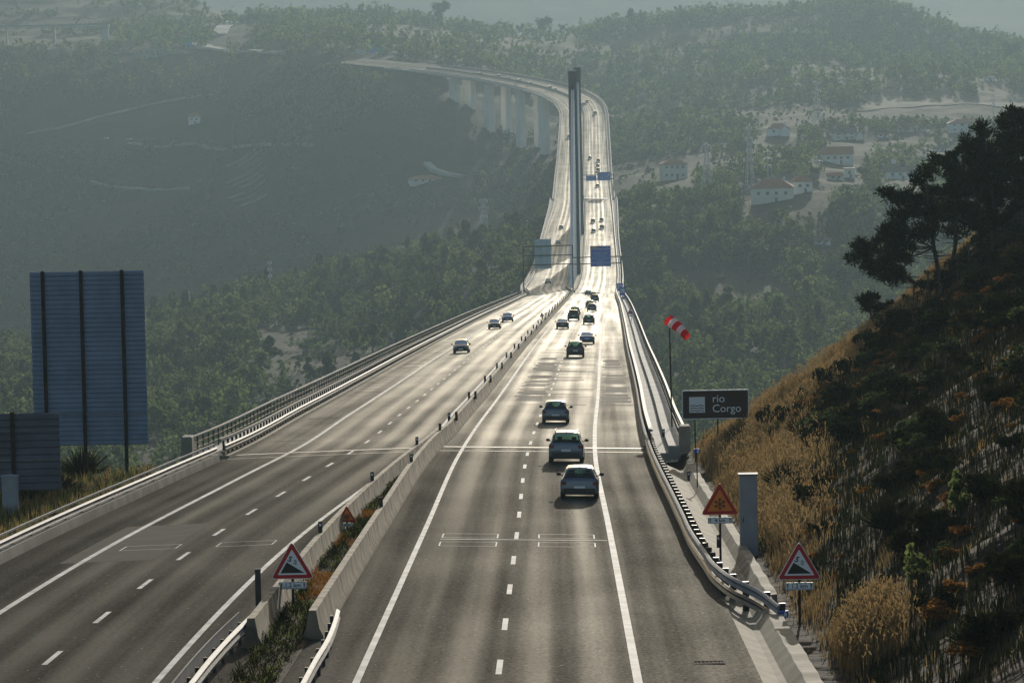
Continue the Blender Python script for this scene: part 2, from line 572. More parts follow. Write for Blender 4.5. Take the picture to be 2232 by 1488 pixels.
def ground(X, Y):
    X = np.asarray(X, float); Y = np.asarray(Y, float)
    n = near_ground(X, np.minimum(Y, 600.0))
    v = valley(X, np.maximum(Y, 330.0)) - np.where(Y < 330, 0, 0)
    z = np.where(Y < 206, n, np.maximum(n, v))
    # keep the ground under the carriageway where the far road runs into the hillside
    return z


def far_road_fix(X, Y, Z):
    """cut and fill where the motorway meets the far hill"""
    i = AQ > 2060
    px, py, pz = AX[i], AY[i], AZ[i]
    e = ASE[i]
    for k in range(0, len(px)):
        d2 = (X - px[k])**2 + (Y - py[k])**2
        qq = AQ[i][k]
        near = d2 < 24**2
        if not near.any(): continue
        tgt = pz[k] - 1.9
        w = np.clip((24 - np.sqrt(d2)) / 8, 0, 1)
        if qq > 2570:
            Z = np.where(near, np.minimum(np.maximum(Z, tgt - (1 - w) * 9), tgt + (1 - w) * 9), Z)
        else:
            Z = np.where(near, np.minimum(Z, tgt - 2.5 + (1 - w) * 9), Z)
    return Z


def build_terrain():
    ys = [20.0]
    while ys[-1] < 9000:
        y = ys[-1]
        ys.append(y + (2.0 if y < 80 else 1.0 if y < 270 else 6 if y < 600 else 10 if y < 1000 else 9 if y < 2800 else 14 if y < 4000 else 90))
    ys = np.array(ys)
    t_in = (np.arange(-420, 2680, 11.0) - 1215) / FPX
    t_l = np.linspace(-.75, t_in[0], 26)[:-1]; t_r = np.linspace(t_in[-1], .75, 26)[1:]
    ts = np.concatenate([t_l, t_in, t_r])
    T, Y = np.meshgrid(ts, ys)
    # near the camera the fan is widened so that the verges are covered as well
    X = T * np.maximum(Y, 60)
    Z = ground(X, Y)
    Z = far_road_fix(X, Y, Z)
    n, k = X.shape
    V = np.stack([X, Y, Z], -1).reshape(-1, 3)
    idx = np.arange(n * k).reshape(n, k)
    Q = np.stack([idx[:-1, :-1], idx[:-1, 1:], idx[1:, 1:], idx[1:, :-1]], -1).reshape(-1, 4)
    return V, Q, (ts, ys, Z)


def ground_material():
    m = bpy.data.materials.new("hillside_ground")
    m.use_nodes = True
    nt = m.node_tree; p = nt.nodes["Principled BSDF"]
    p.inputs["Roughness"].default_value = .95; p.inputs["Specular IOR Level"].default_value = .15
    geo = nd(nt, "ShaderNodeNewGeometry")

    def noise(s, d=4):
        n = nd(nt, "ShaderNodeTexNoise"); n.inputs["Scale"].default_value = s; n.inputs["Detail"].default_value = d
        nt.links.new(geo.outputs["Position"], n.inputs["Vector"]); return n

    def ramp(src, stops):
        r = nd(nt, "ShaderNodeValToRGB")
        e = r.color_ramp.elements
        e[0].position, e[0].color = stops[0][0], (*stops[0][1], 1); e[1].position, e[1].color = stops[1][0], (*stops[1][1], 1)
        for q, c in stops[2:]:
            x = e.new(q); x.color = (*c, 1)
        nt.links.new(src, r.inputs[0]); return r
    big = ramp(noise(.012, 6).outputs[0], [(.36, (.01, .017, .008)), (.5, (.014, .02, .01)), (.62, (.024, .026, .014)), (.76, (.05, .045, .026))])
    small = ramp(noise(.22, 6).outputs[0], [(.35, (.5, .5, .5)), (.65, (1.2, 1.2, 1.15))])
    mx = nd(nt, "ShaderNodeMix", data_type='RGBA', blend_type='MULTIPLY'); mx.inputs["Factor"].default_value = 1
    nt.links.new(big.outputs[0], mx.inputs[6]); nt.links.new(small.outputs[0], mx.inputs[7])
    # near verge: dry straw and dark litter
    near = ramp(noise(.45, 6).outputs[0], [(.42, (.008, .006, .004)), (.6, (.022, .015, .008)), (.8, (.045, .03, .016))])
    sep = nd(nt, "ShaderNodeSeparateXYZ"); nt.links.new(geo.outputs["Position"], sep.inputs[0])
    mr = nd(nt, "ShaderNodeMapRange"); mr.inputs[1].default_value = 260; mr.inputs[2].default_value = 420
    nt.links.new(sep.outputs["Y"], mr.inputs[0])
    m2 = nd(nt, "ShaderNodeMix", data_type='RGBA')
    nt.links.new(mr.outputs[0], m2.inputs["Factor"]); nt.links.new(near.outputs[0], m2.inputs[6]); nt.links.new(mx.outputs[2], m2.inputs[7])
    nt.links.new(m2.outputs[2], p.inputs["Base Color"])
    b = nd(nt, "ShaderNodeBump"); b.inputs["Strength"].default_value = .6; b.inputs["Distance"].default_value = 1.2
    nt.links.new(noise(.35, 6).outputs[0], b.inputs["Height"]); nt.links.new(b.outputs[0], p.inputs["Normal"])
    return m


M['ground'] = ground_material()
TV, TQ, (TT, TY, TZ) = build_terrain()
kind(link("ground", mesh_np("ground", TV, TQ, [M['ground']], smooth=True)), "structure")


def gz(x, y):
    """height of the built ground sheet"""
    x = np.asarray(x, float); y = np.asarray(y, float)
    t = x / np.maximum(y, 60)
    i = np.clip(np.searchsorted(TY, y) - 1, 0, len(TY) - 2); j = np.clip(np.searchsorted(TT, t) - 1, 0, len(TT) - 2)
    u = np.clip((y - TY[i]) / (TY[i + 1] - TY[i]), 0, 1); w = np.clip((t - TT[j]) / (TT[j + 1] - TT[j]), 0, 1)
    return (TZ[i, j] * (1 - u) * (1 - w) + TZ[i + 1, j] * u * (1 - w) + TZ[i, j + 1] * (1 - u) * w + TZ[i + 1, j + 1] * u * w)


def ground_hit(px, py, y0=90, y1=6500, prefer='first'):
    """first ground point seen at photo pixel px, py between two depths"""
    ys = np.concatenate([np.arange(y0, 400, .5), np.arange(max(400, y0), y1, 2.0)]) if y0 < 400 else np.arange(y0, y1, 2.0)
    v = CF + CR * ((px - 1116) / FPX) + CU * ((744 - py) / FPX)
    P = v[None] * (ys / v[1])[:, None]
    d = P[:, 2] - gz(P[:, 0], ys)
    k = np.where((d[:-1] > 0) & (d[1:] <= 0))[0]
    i = k[0] if len(k) else np.abs(d).argmin()
    return np.array([P[i, 0], ys[i], float(gz(P[i, 0], ys[i]))])


# ------------------------------------------------------------------ asphalt, markings
def asphalt_material():
    m = bpy.data.materials.new("asphalt")
    m.use_nodes = True
    nt = m.node_tree; p = nt.nodes["Principled BSDF"]
    uv = nd(nt, "ShaderNodeUVMap"); uv.uv_map = "UVMap"
    sp = nd(nt, "ShaderNodeSeparateXYZ"); nt.links.new(uv.outputs[0], sp.inputs[0])
    geo = nd(nt, "ShaderNodeNewGeometry")

    def math_(op, a, b=None, c=None):
        n = nd(nt, "ShaderNodeMath", operation=op)
        for i, x in enumerate((a, b, c)):
            if x is None: continue
            if isinstance(x, (int, float)): n.inputs[i].default_value = x
            else: nt.links.new(x, n.inputs[i])
        return n.outputs[0]
    # wheel tracks: lateral distance to the lane line folded into one lane
    lane = math_('ABSOLUTE', math_('SUBTRACT', math_('ABSOLUTE', sp.outputs["X"]), 1.88))
    tr = math_('ABSOLUTE', math_('SUBTRACT', lane, .85))
    track = nd(nt, "ShaderNodeMapRange"); track.interpolation_type = 'SMOOTHSTEP'
    track.inputs[1].default_value = .75; track.inputs[2].default_value = .1; track.inputs[3].default_value = 0; track.inputs[4].default_value = 1
    nt.links.new(tr, track.inputs[0])
    # off the lanes no tracks
    inl = nd(nt, "ShaderNodeMapRange"); inl.inputs[1].default_value = 4.2; inl.inputs[2].default_value = 3.5
    nt.links.new(math_('ABSOLUTE', sp.outputs["X"]), inl.inputs[0])
    trk = math_('MULTIPLY', track.outputs[0], inl.outputs[0])
    # streaks stretched along the road
    cmb = nd(nt, "ShaderNodeCombineXYZ")
    nt.links.new(math_('MULTIPLY', sp.outputs["X"], .9), cmb.inputs[0]); nt.links.new(math_('MULTIPLY', sp.outputs["Y"], .009), cmb.inputs[1])
    st = nd(nt, "ShaderNodeTexNoise"); st.inputs["Scale"].default_value = 1; st.inputs["Detail"].default_value = 5
    nt.links.new(cmb.outputs[0], st.inputs["Vector"])
    cm2 = nd(nt, "ShaderNodeCombineXYZ")
    nt.links.new(math_('MULTIPLY', sp.outputs["X"], .18), cm2.inputs[0]); nt.links.new(math_('MULTIPLY', sp.outputs["Y"], .07), cm2.inputs[1])
    bl = nd(nt, "ShaderNodeTexNoise"); bl.inputs["Scale"].default_value = 1; bl.inputs["Detail"].default_value = 6
    nt.links.new(cm2.outputs[0], bl.inputs["Vector"])
    gr = nd(nt, "ShaderNodeTexNoise"); gr.inputs["Scale"].default_value = 9; gr.inputs["Detail"].default_value = 3
    nt.links.new(geo.outputs["Position"], gr.inputs["Vector"])
    f = math_('ADD', math_('MULTIPLY', st.outputs[0], .75), math_('MULTIPLY', bl.outputs[0], .35))
    f = math_('ADD', f, math_('MULTIPLY', math_('SUBTRACT', gr.outputs[0], .5), .55))
    f = math_('ADD', f, math_('MULTIPLY', trk, .2))
    rp = nd(nt, "ShaderNodeValToRGB")
    e = rp.color_ramp.elements
    e[0].position = .42; e[0].color = (.012, .0115, .010, 1); e[1].position = .8; e[1].color = (.085, .08, .068, 1)
    nt.links.new(f, rp.inputs[0])
    # pale aggregate chips, their sparkle painted as near-white colour
    vo = nd(nt, "ShaderNodeTexVoronoi"); vo.inputs["Scale"].default_value = 1.7
    nt.links.new(geo.outputs["Position"], vo.inputs["Vector"])
    chip = nd(nt, "ShaderNodeMapRange"); chip.inputs[1].default_value = .055; chip.inputs[2].default_value = .035
    nt.links.new(vo.outputs["Distance"], chip.inputs[0])
    mx = nd(nt, "ShaderNodeMix", data_type='RGBA')
    nt.links.new(chip.outputs[0], mx.inputs["Factor"]); nt.links.new(rp.outputs[0], mx.inputs[6]); mx.inputs[7].default_value = (.9, .87, .8, 1)
    nt.links.new(mx.outputs[2], p.inputs["Base Color"])
    # darker asphalt before the joint; beyond, growing glare is painted into colour and sheen
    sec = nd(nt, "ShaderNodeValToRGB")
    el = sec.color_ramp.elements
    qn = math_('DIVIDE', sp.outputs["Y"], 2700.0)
    el[0].position = .0774; el[0].color = (SECTION_GLARE[0],) * 3 + (1,); el[1].position = .0786; el[1].color = (SECTION_GLARE[1],) * 3 + (1,)
    for ps, v in ((.148, SECTION_GLARE[2]), (.26, SECTION_GLARE[3]), (.78, SECTION_GLARE[3]), (.85, .7)):
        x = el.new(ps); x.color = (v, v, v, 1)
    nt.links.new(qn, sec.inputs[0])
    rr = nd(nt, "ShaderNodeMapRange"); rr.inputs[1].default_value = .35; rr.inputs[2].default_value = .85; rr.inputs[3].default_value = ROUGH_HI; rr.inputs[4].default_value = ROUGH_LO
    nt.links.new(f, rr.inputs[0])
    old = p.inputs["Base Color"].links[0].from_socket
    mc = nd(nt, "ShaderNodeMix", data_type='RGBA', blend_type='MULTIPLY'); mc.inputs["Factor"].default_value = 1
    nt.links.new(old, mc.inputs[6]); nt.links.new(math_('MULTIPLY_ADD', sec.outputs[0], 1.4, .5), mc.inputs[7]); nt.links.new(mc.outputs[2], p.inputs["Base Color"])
    b = nd(nt, "ShaderNodeBump"); b.inputs["Strength"].default_value = .25; b.inputs["Distance"].default_value = .02
    nt.links.new(gr.outputs[0], b.inputs["Height"])
    # diffuse stone with a worn, partly polished top: the sheen grows towards grazing view
    di = nd(nt, "ShaderNodeBsdfDiffuse"); di.inputs["Roughness"].default_value = .6
    gl = nd(nt, "ShaderNodeBsdfGlossy"); gl.inputs["Color"].default_value = (1, .97, .9, 1)
    nt.links.new(rr.outputs[0], gl.inputs["Roughness"])
    nt.links.new(mc.outputs[2], di.inputs["Color"])
    for s_ in (di, gl): nt.links.new(b.outputs[0], s_.inputs["Normal"])
    fr = nd(nt, "ShaderNodeFresnel"); fr.inputs[0].default_value = 1.5
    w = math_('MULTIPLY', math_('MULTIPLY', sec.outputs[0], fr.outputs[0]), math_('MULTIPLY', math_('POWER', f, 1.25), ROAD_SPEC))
    ms = nd(nt, "ShaderNodeMixShader")
    nt.links.new(w, ms.inputs[0]); nt.links.new(di.outputs[0], ms.inputs[1]); nt.links.new(gl.outputs[0], ms.inputs[2])
    nt.links.new(ms.outputs[0], nt.nodes["Material Output"].inputs["Surface"])
    nt.nodes.remove(p)
    return m


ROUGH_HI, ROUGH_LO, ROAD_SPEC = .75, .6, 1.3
SECTION_GLARE = (.14, .28, .5, .74)
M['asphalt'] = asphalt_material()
M['patch'] = mat("tar_patch", (.045, .042, .036), .9, spec=.12, var=.5, scale=.8)
M['patchpale'] = mat("pale_asphalt_patch", (.024, .023, .02), 1.0, spec=.1, var=.4, scale=.6)


def rail_o(q, side):
    """offset of the barrier line from the median centre: side +1 right, -1 left"""
    base = oR(q) + 3.77 + 3.05
    if side > 0: return base
    return -(base + .35)


def road_strip(qs, oa, ob, dz, n=2):
    V = []; U = []; F = []
    for q in qs:
        a, b = oa(q), ob(q)
        for k in range(n):
            o = a + (b - a) * k / (n - 1)
            V.append(at(q, o, dz)); U.append((abs(o) - oR(q), q))
    for i in range(len(qs) - 1):
        for k in range(n - 1):
            j = i * n + k
            F.append((j, j + 1, j + n + 1, j + n))
    return V, F, U


def build_roads():
    qs = qgrid(24, QE)
    V = []; F = []; U = []
    for sgn in (1, -1):
        oa = (lambda q: .02) if sgn > 0 else (lambda q: -(oR(q) + 3.77 + 3.6))
        ob = (lambda q: oR(q) + 3.77 + 3.35) if sgn > 0 else (lambda q: -.02)
        v, f, u = road_strip(qs, oa, ob, 0.0, 9)
        k = len(V); V += v; U += u; F += [tuple(k + i for i in t) for t in f]
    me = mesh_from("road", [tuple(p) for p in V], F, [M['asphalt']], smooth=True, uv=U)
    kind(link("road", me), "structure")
    # markings
    mb = MB()

    def line(q0, q1, of, w):
        sweep_world(mb, qgrid(q0, q1), lambda q: [(of(q) - w / 2, LIFT(q)), (of(q) + w / 2, LIFT(q))], closed=False)
    LIFT = lambda q: .006 + q * 1.2e-5
    for s in (1, -1):
        line(30, 2600, lambda q: s * (oR(q) - 3.77), .2)
        line(30, 2600, lambda q: s * (oR(q) + 3.77), .24)
    per, dl = 11.4, 3.5
    qd = 42.0
    while qd < 2560:
        for s, ph in ((1, 0.0), (-1, 4.3)):
            a = qd + ph
            sweep_world(mb, [a, a + dl / 2, a + dl], lambda q: [(s * oR(q) - .085, LIFT(q)), (s * oR(q) + .085, LIFT(q))], closed=False)
        qd += per
    # traffic counter outlines cut into the lanes
    def rect(q0, q1, o0, o1, w=.028, s=1):
        for a, b in ((o0, o1),):
            for qq in (q0, q1):
                sweep_world(mb, [qq, qq + .08], lambda q: [(s * oR(q) + a, LIFT(q) + .002), (s * oR(q) + b, LIFT(q) + .002)], closed=False)
            for oo in (a, b):
                sweep_world(mb, [q0, (q0 + q1) / 2, q1], lambda q: [(s * oR(q) + oo - w, LIFT(q) + .004), (s * oR(q) + oo + w, LIFT(q) + .004)], closed=False)
    rect(141.0, 143.0, -2.95, -.75); rect(145.0, 147.0, -2.95, -.75)
    rect(141.0, 143.0, .9, 3.1); rect(145.0, 147.0, .9, 3.1)
    rect(143.0, 145, -3.0, -.8, .025, -1); rect(143.0, 145, .8, 3.0, .025, -1)
    sweep_world(mb, [144.1, 144.3], lambda q: [(oR(q) - 3.0, LIFT(q) + .006), (oR(q) + 3.6, LIFT(q) + .006)], closed=False)
    kind(obj("road_markings", mb, M['paint']), "structure")
    # repairs
    mb = MB()
    lift = lambda q: .003 + q * .6e-5
    def patch(q0, q1, o0, o1, s=1, b=mb):
        sweep_world(b, qgrid(q0, q1), lambda q: [(s * oR(q) + o0, lift(q)), (s * oR(q) + o1, lift(q))], closed=False)
    r = random.Random(3)
    for q0, q1, o0, o1 in ((272, 296, -2.6, -.2), (300, 312, -2.6, -.3), (318, 326, -2.5, -.2), (336, 362, -2.5, -.25), (368, 378, -2.4, -.3),
                           (270, 300, 3.95, 6.3), (306, 330, 3.95, 6.2), (340, 372, 3.95, 6.0), (266, 269, 3.95, 6.4)):
        q = q0
        while q < q1:
            d = r.uniform(.7, 2.6)
            if r.random() < .86: patch(q, min(q + d, q1), o0 + r.uniform(-.05, .55), o1 - r.uniform(-.05, .35))
            q += d + (r.uniform(.1, .6) if r.random() < .4 else .0)
    for k in range(26):
        q0 = r.uniform(262, 420); o = r.choice([(-2.7, 3.4), (-2.7, -.2), (4.0, 6.2), (.2, 3.4)])
        patch(q0, q0 + r.uniform(.35, .9), o[0], o[1])
    kind(obj("road_repair_patches", mb, M['patch']), "structure")
    mb = MB()
    patch(138, 156, -4.6, -1.0, -1, mb)
    for k in range(16):
        q0 = r.uniform(262, 420)
        patch(q0, q0 + r.uniform(.5, 1.1), r.uniform(-2.7, -1), r.uniform(2, 3.5), 1, mb)
    for k in range(14):
        q0 = r.uniform(215, 420)
        patch(q0, q0 + r.uniform(.3, .8), -6.3, -4.1, -1, mb)
    kind(obj("road_worn_strips", mb, M['patchpale']), "structure")
    # expansion joints where the viaduct spans begin
    mb = MB()
    for q0, w_ in ((205.6, .3), (209.4, .75)):
        sweep_world(mb, [q0, q0 + w_], lambda q: [(oR(q) - 5.0, .02), (oR(q) + 6.6, .02)], closed=False)
        sweep_world(mb, [q0, q0 + w_], lambda q: [(-oR(q) - 6.8, .02), (-oR(q) + 4.6, .02)], closed=False)
    for q0, w in ((998, 3.0), (1662, 3.5)):
        sweep_world(mb, [q0, q0 + w], lambda q: [(.6, .03), (oR(q) + 6.6, .03)], closed=False)
        sweep_world(mb, [q0, q0 + w], lambda q: [(-oR(q) - 6.8, .03), (-.6, .03)], closed=False)
    kind(obj("road_expansion_joints", mb, mat("joint_metal", (.2, .19, .17), .62, metal=.2, var=.8, scale=.5)), "structure")


build_roads()

# ------------------------------------------------------------------ the viaduct: deck, piers, pylons, stays
def half_w(q, s):
    if q < 1000: return oR(q) + 3.77 + (5.4 if s > 0 else 5.6)
    if q < 1090: 
        t = (q - 1000) / 90
        return (oR(1000) + 9.2) * (1 - t) + 15.3 * t
    if q < 1662: return 15.3
    return 14.3


def in_parent(mb, loc, name, mat_, parent, smooth=None):
    mb.shift(loc)
    return obj(name, mb, mat_, parent, smooth)


def build_viaduct():
    base = at(1180, 0)
    V = thing("viaduct", "long pale concrete motorway viaduct on tall piers, with a mast in its middle", "bridge", base)
    # deck: edge slabs, fascia and box girder
    mb = MB()
    def prof(q):
        wl_, wr = half_w(q, -1), half_w(q, 1)
        return [(-wl_, .12), (-wl_, -.55), (-wl_ + 4.2, -1.3), (-4.6, -3.6), (4.6, -3.6), (wr - 4.2, -1.3), (wr, -.55), (wr, .12),
                (wr - 1.15, .12), (wr - 1.15, -.3), (-wl_ + 1.15, -.3), (-wl_ + 1.15, .12)]
    for a, b in ((211, 1661), (1663, 2592)):
        sweep_world(mb, qgrid(a, b), prof)
    in_parent(mb, base, "deck", M['deck'], V, 40)
    # raised reserve in the middle of the cable stayed spans
    mb = MB()
    sweep_world(mb, qgrid(1040, 1560), lambda q: [(-(oR(q) - 3.77 - 1.5), .0), (-(oR(q) - 3.77 - 1.5), .28), (oR(q) - 3.77 - 1.5, .28), (oR(q) - 3.77 - 1.5, .0)])
    in_parent(mb, base, "median_reserve", M['walk'], V)

    def pier(q, wid, dep, twin=0, off=0.0):
        offs = (0,) if not twin else (-twin, twin)
        for o in offs:
            P = at(q, o + off, -3.4)
            zb = float(gz(P[0], P[1])) - 3
            h = head(q)
            R = np.array([[math.cos(h), -math.sin(h), 0], [math.sin(h), math.cos(h), 0], [0, 0, 1]])
            mb = MB()
            ring = [(-.5, -.42), (-.42, -.5), (.42, -.5), (.5, -.42), (.5, .42), (.42, .5), (-.42, .5), (-.5, .42)]
            rr = []
            for z, k in ((zb, 1.12), (P[2] - 3, 1.0), (P[2], 1.08)):
                rr.append([np.array([P[0], P[1], z]) + R @ np.array([x * wid * k, y * dep * k, 0]) for x, y in ring])
            mb.rings(rr)
            in_parent(mb, base, "pier", M['pier'], V)
    for q in (262, 330, 410, 500, 590, 680, 770, 860, 950, 1010):
        pier(q, 7.0, 3.2)
    for q in (1054, 1560, 1640):
        pier(q, 8.0, 3.5)
    for q, tw in ((1180, 4.4), (1440, 4.4)):
        pier(q, 3.2, 5.5, tw)
    for q in (1720, 1800, 1880, 1960, 2040, 2120):
        pier(q, 7.5, 3.4)
    for q in (2205, 2275, 2345, 2402, 2460, 2513):
        pier(q, 4.2, 8.5, 6.2)
    # abutment at the far end
    P = at(2584, 0, -.8); h = head(2584)
    R = np.array([[math.cos(h), -math.sin(h), 0], [math.sin(h), math.cos(h), 0], [0, 0, 1]])
    mb = MB().box(P - np.array([0, 0, 7.5]), (27, 5, 15), R)
    in_parent(mb, base, "abutment", M['deck'], V)
    mb = MB().box(at(214, 0, -4.6), (24.0, 3, 7.4))
    in_parent(mb, base, "abutment", M['deck'], V)
    # pylons
    for q in (1180, 1440):
        P = at(q, 0, .25)
        top = 65.0
        mb = MB()
        def ring(w, d, z): return [P + np.array([x * w / 2, y * d / 2, z]) for x, y in
                                   ((-1, -1), (-.34, -1), (-.34, -.86), (.34, -.86), (.34, -1), (1, -1), (1, 1), (.34, 1), (.34, .86), (-.34, .86), (-.34, 1), (-1, 1))]
        mb.rings([ring(3.0, 6.4, -1), ring(2.75, 5.4, 22), ring(2.6, 4.8, top)])
        py = in_parent(mb, base, "pylon", mat("pylon_concrete", (.045, .055, .062), .8, var=.2, scale=.2), V)
        mb = MB().box(P + np.array([0, 0, top + .15]), (2.75, 5.0, .3))
        mb.tube(P + np.array([0, 0, top + .3]), P + np.array([0, 0, top + 3]), .07)
        obj("pylon_cap", mb.shift(base), M['deck'], py)
        for s in (-1, 1):
            for k in range(11):
                d = 22 + k * 9.4 if not (q == 1180 and s > 0) and not (q == 1440 and s < 0) else 22 + k * 9.6
                A = at(q + s * d, 0, .5)
                Bz = P + np.array([0, s * 2.0, 30 + k * 2.9])
                m2 = MB()
                for o in (-.3, .3):
                    m2.tube(A + np.array([o, 0, 0]), Bz + np.array([o * .9, 0, 0]), .24, .24, 6, cap=False)
                obj("stay_cable", m2.shift(base), M['stay'], py)
    return V


M['stay'] = mat("stay_sheath", (.72, .8, .88), .4)
build_viaduct()


# ------------------------------------------------------------------ barriers and rails along the road
def wbeam(o, z, s):
    """W-shaped steel beam facing the carriageway; s: which way the face looks"""
    return [(o, z - .16), (o + s * .08, z - .10), (o + s * .02, z), (o + s * .08, z + .10), (o, z + .16), (o - s * .03, z + .165), (o - s * .015, z), (o - s * .03, z - .165)]


def posts_along(parent, base, q0, q1, step, oz, size, mat_, name="post"):
    """posts one by one up to 100, the farther ones in one part"""
    qs = np.arange(q0, q1, step)
    far = MB()
    me0 = None
    for i, q in enumerate(qs):
        o, z0, z1 = oz(q)
        P = at(q, o, (z0 + z1) / 2)
        if i < 100:
            h = head(q)
            if me0 is None:
                me0 = mesh_from(name, *(lambda b: (b.v, b.f))(MB().box((0, 0, 0), (size[0], size[1], z1 - z0))), [mat_])
            c = link(name, me0, parent)
            c.location = tuple(P - base); c.rotation_euler = (0, 0, h)
        else:
            far.box(P - base, (size[0], size[1], z1 - z0))
    if far.v:
        kind(obj(name, far, mat_, parent), "stuff")


def jersey(path_o, q0, q1, label, group, h=.86):
    qs = qgrid(q0, q1)
    base = at(qs[0], path_o(qs[0]))
    t = thing("concrete_barrier", label, "barrier", base, group=group)
    mb = MB()
    def pf(q):
        o = path_o(q)
        return [(o - .31, -.05), (o - .31, .1), (o - .2, .32), (o - .11, h), (o + .11, h), (o + .2, .32), (o + .31, .1), (o + .31, -.05)]
    sweep_world(mb, qs, pf)
    in_parent(mb, base, "wall", M['barrier'], t, 30)
    # vertical joints between the cast lengths, proud by a few millimetres
    for q in np.arange(q0 + 6, min(q1, 560), 6.0):
        def pj(qq):
            o = path_o(qq); e = .004
            return [(o - .31 - e, -.05), (o - .31 - e, .1), (o - .2 - e, .32), (o - .11 - e, h + e), (o + .11 + e, h + e), (o + .2 + e, .32), (o + .31 + e, .1), (o + .31 + e, -.05)]
        in_parent(sweep_world(MB(), [q, q + .05], pj), base, "joint_seal", M['black'], t)
    return t


MERGE = 222.0
RB = pchip([(100, -5.62), (150, -5.6), (190, -5.45), (212, -5.2), (MERGE, -5.0), (240, -4.95)])     # right-hand barrier, measured from the right lane line
LBP = [(545, 1352, .86), (640, 1232, .86), (752, 1107, .86), (850, 1015, .86), (925, 957, .86)]
_lb = []
for _x, _y, _z in LBP:
    _q, _o = road_hit(_x, _y, _z, 90, 300)
    _lb.append((_q, _o))
_lb = [( _lb[0][0] - 30, _lb[0][1] - .05)] + _lb + [(MERGE + 4, float(oR(MERGE) + RB(MERGE)) - .32)]
_lb.sort()
LB = pchip(_lb)
jersey(lambda q: oR(q) + float(RB(q)), 107.5, MERGE, "stained concrete barrier on the right side of the planted median, behind the curved rail end", "median barriers")
jersey(lambda q: float(LB(q)), 105.5, MERGE - 5, "stained concrete barrier on the left side of the planted median, behind the two warning signs", "median barriers")
jersey(lambda q: 0.0 + (oR(q) + float(RB(MERGE))) * max(0, 1 - (q - MERGE) / 60), MERGE + .02, 1004, "long single concrete barrier between the carriageways, topped with pairs of dark reflector posts", "median barriers")
for s, nm in ((1, "right"), (-1, "left")):
    jersey(lambda q: s * max(.34, (oR(q) - 3.77 - 1.15)), 1006, 1640, "low concrete barrier on the %s side of the mast and its stays" % nm, "median barriers", .7)
jersey(lambda q: 0.0, 1668, 2560, "concrete barrier between the carriageways on the far curved part of the viaduct", "median barriers", .8)


def delineator(q, o, dz, label, group, h=.5, w=.16, cat="reflector post"):
    P = at(q, o, dz)
    t = thing("reflector_post", label, cat, P, head(q), group)
    mb = MB().box((0, 0, h / 2), (w, .05, h))
    mb.prism([(-w / 2, h), (w / 2, h), (w / 2, h + .03), (-w / 2, h + .015)], -.025, .025)
    obj("post", mb, M['plastic'], t)
    obj("reflector", MB().box((0, -.029, h * .74), (w * .5, .006, h * .22)), M['white'] if (int(q) % 2) else M['tail'], t)
    return t


def build_delineators():
    k = 0
    for q in np.arange(137, 205, 30.0):
        delineator(q, float(LB(q)) - .02, .84, "dark reflector post on the median barrier left of the warning signs, %s of its three" % ("nearest", "middle", "farthest")[k], "reflector posts on the median barrier", .42)
        k += 1
    k = 0
    for q in np.arange(150, 215, 31.0):
        delineator(q, oR(q) + float(RB(q)), .84, "dark reflector post on the right-hand median barrier, %s of its three" % ("nearest", "middle", "farthest")[k], "reflector posts on the median barrier", .4)
        k += 1
    for q in np.arange(226, 990, 31.5):
        c = (oR(q) + float(RB(MERGE))) * max(0, 1 - (q - MERGE) / 60)
        for s in (-1, 1):
            delineator(q + s * .6, c + s * .2, .7, "dark reflector post, one of a pair on the long single barrier", "paired reflector posts on the single barrier", .55, .17)


build_delineators()


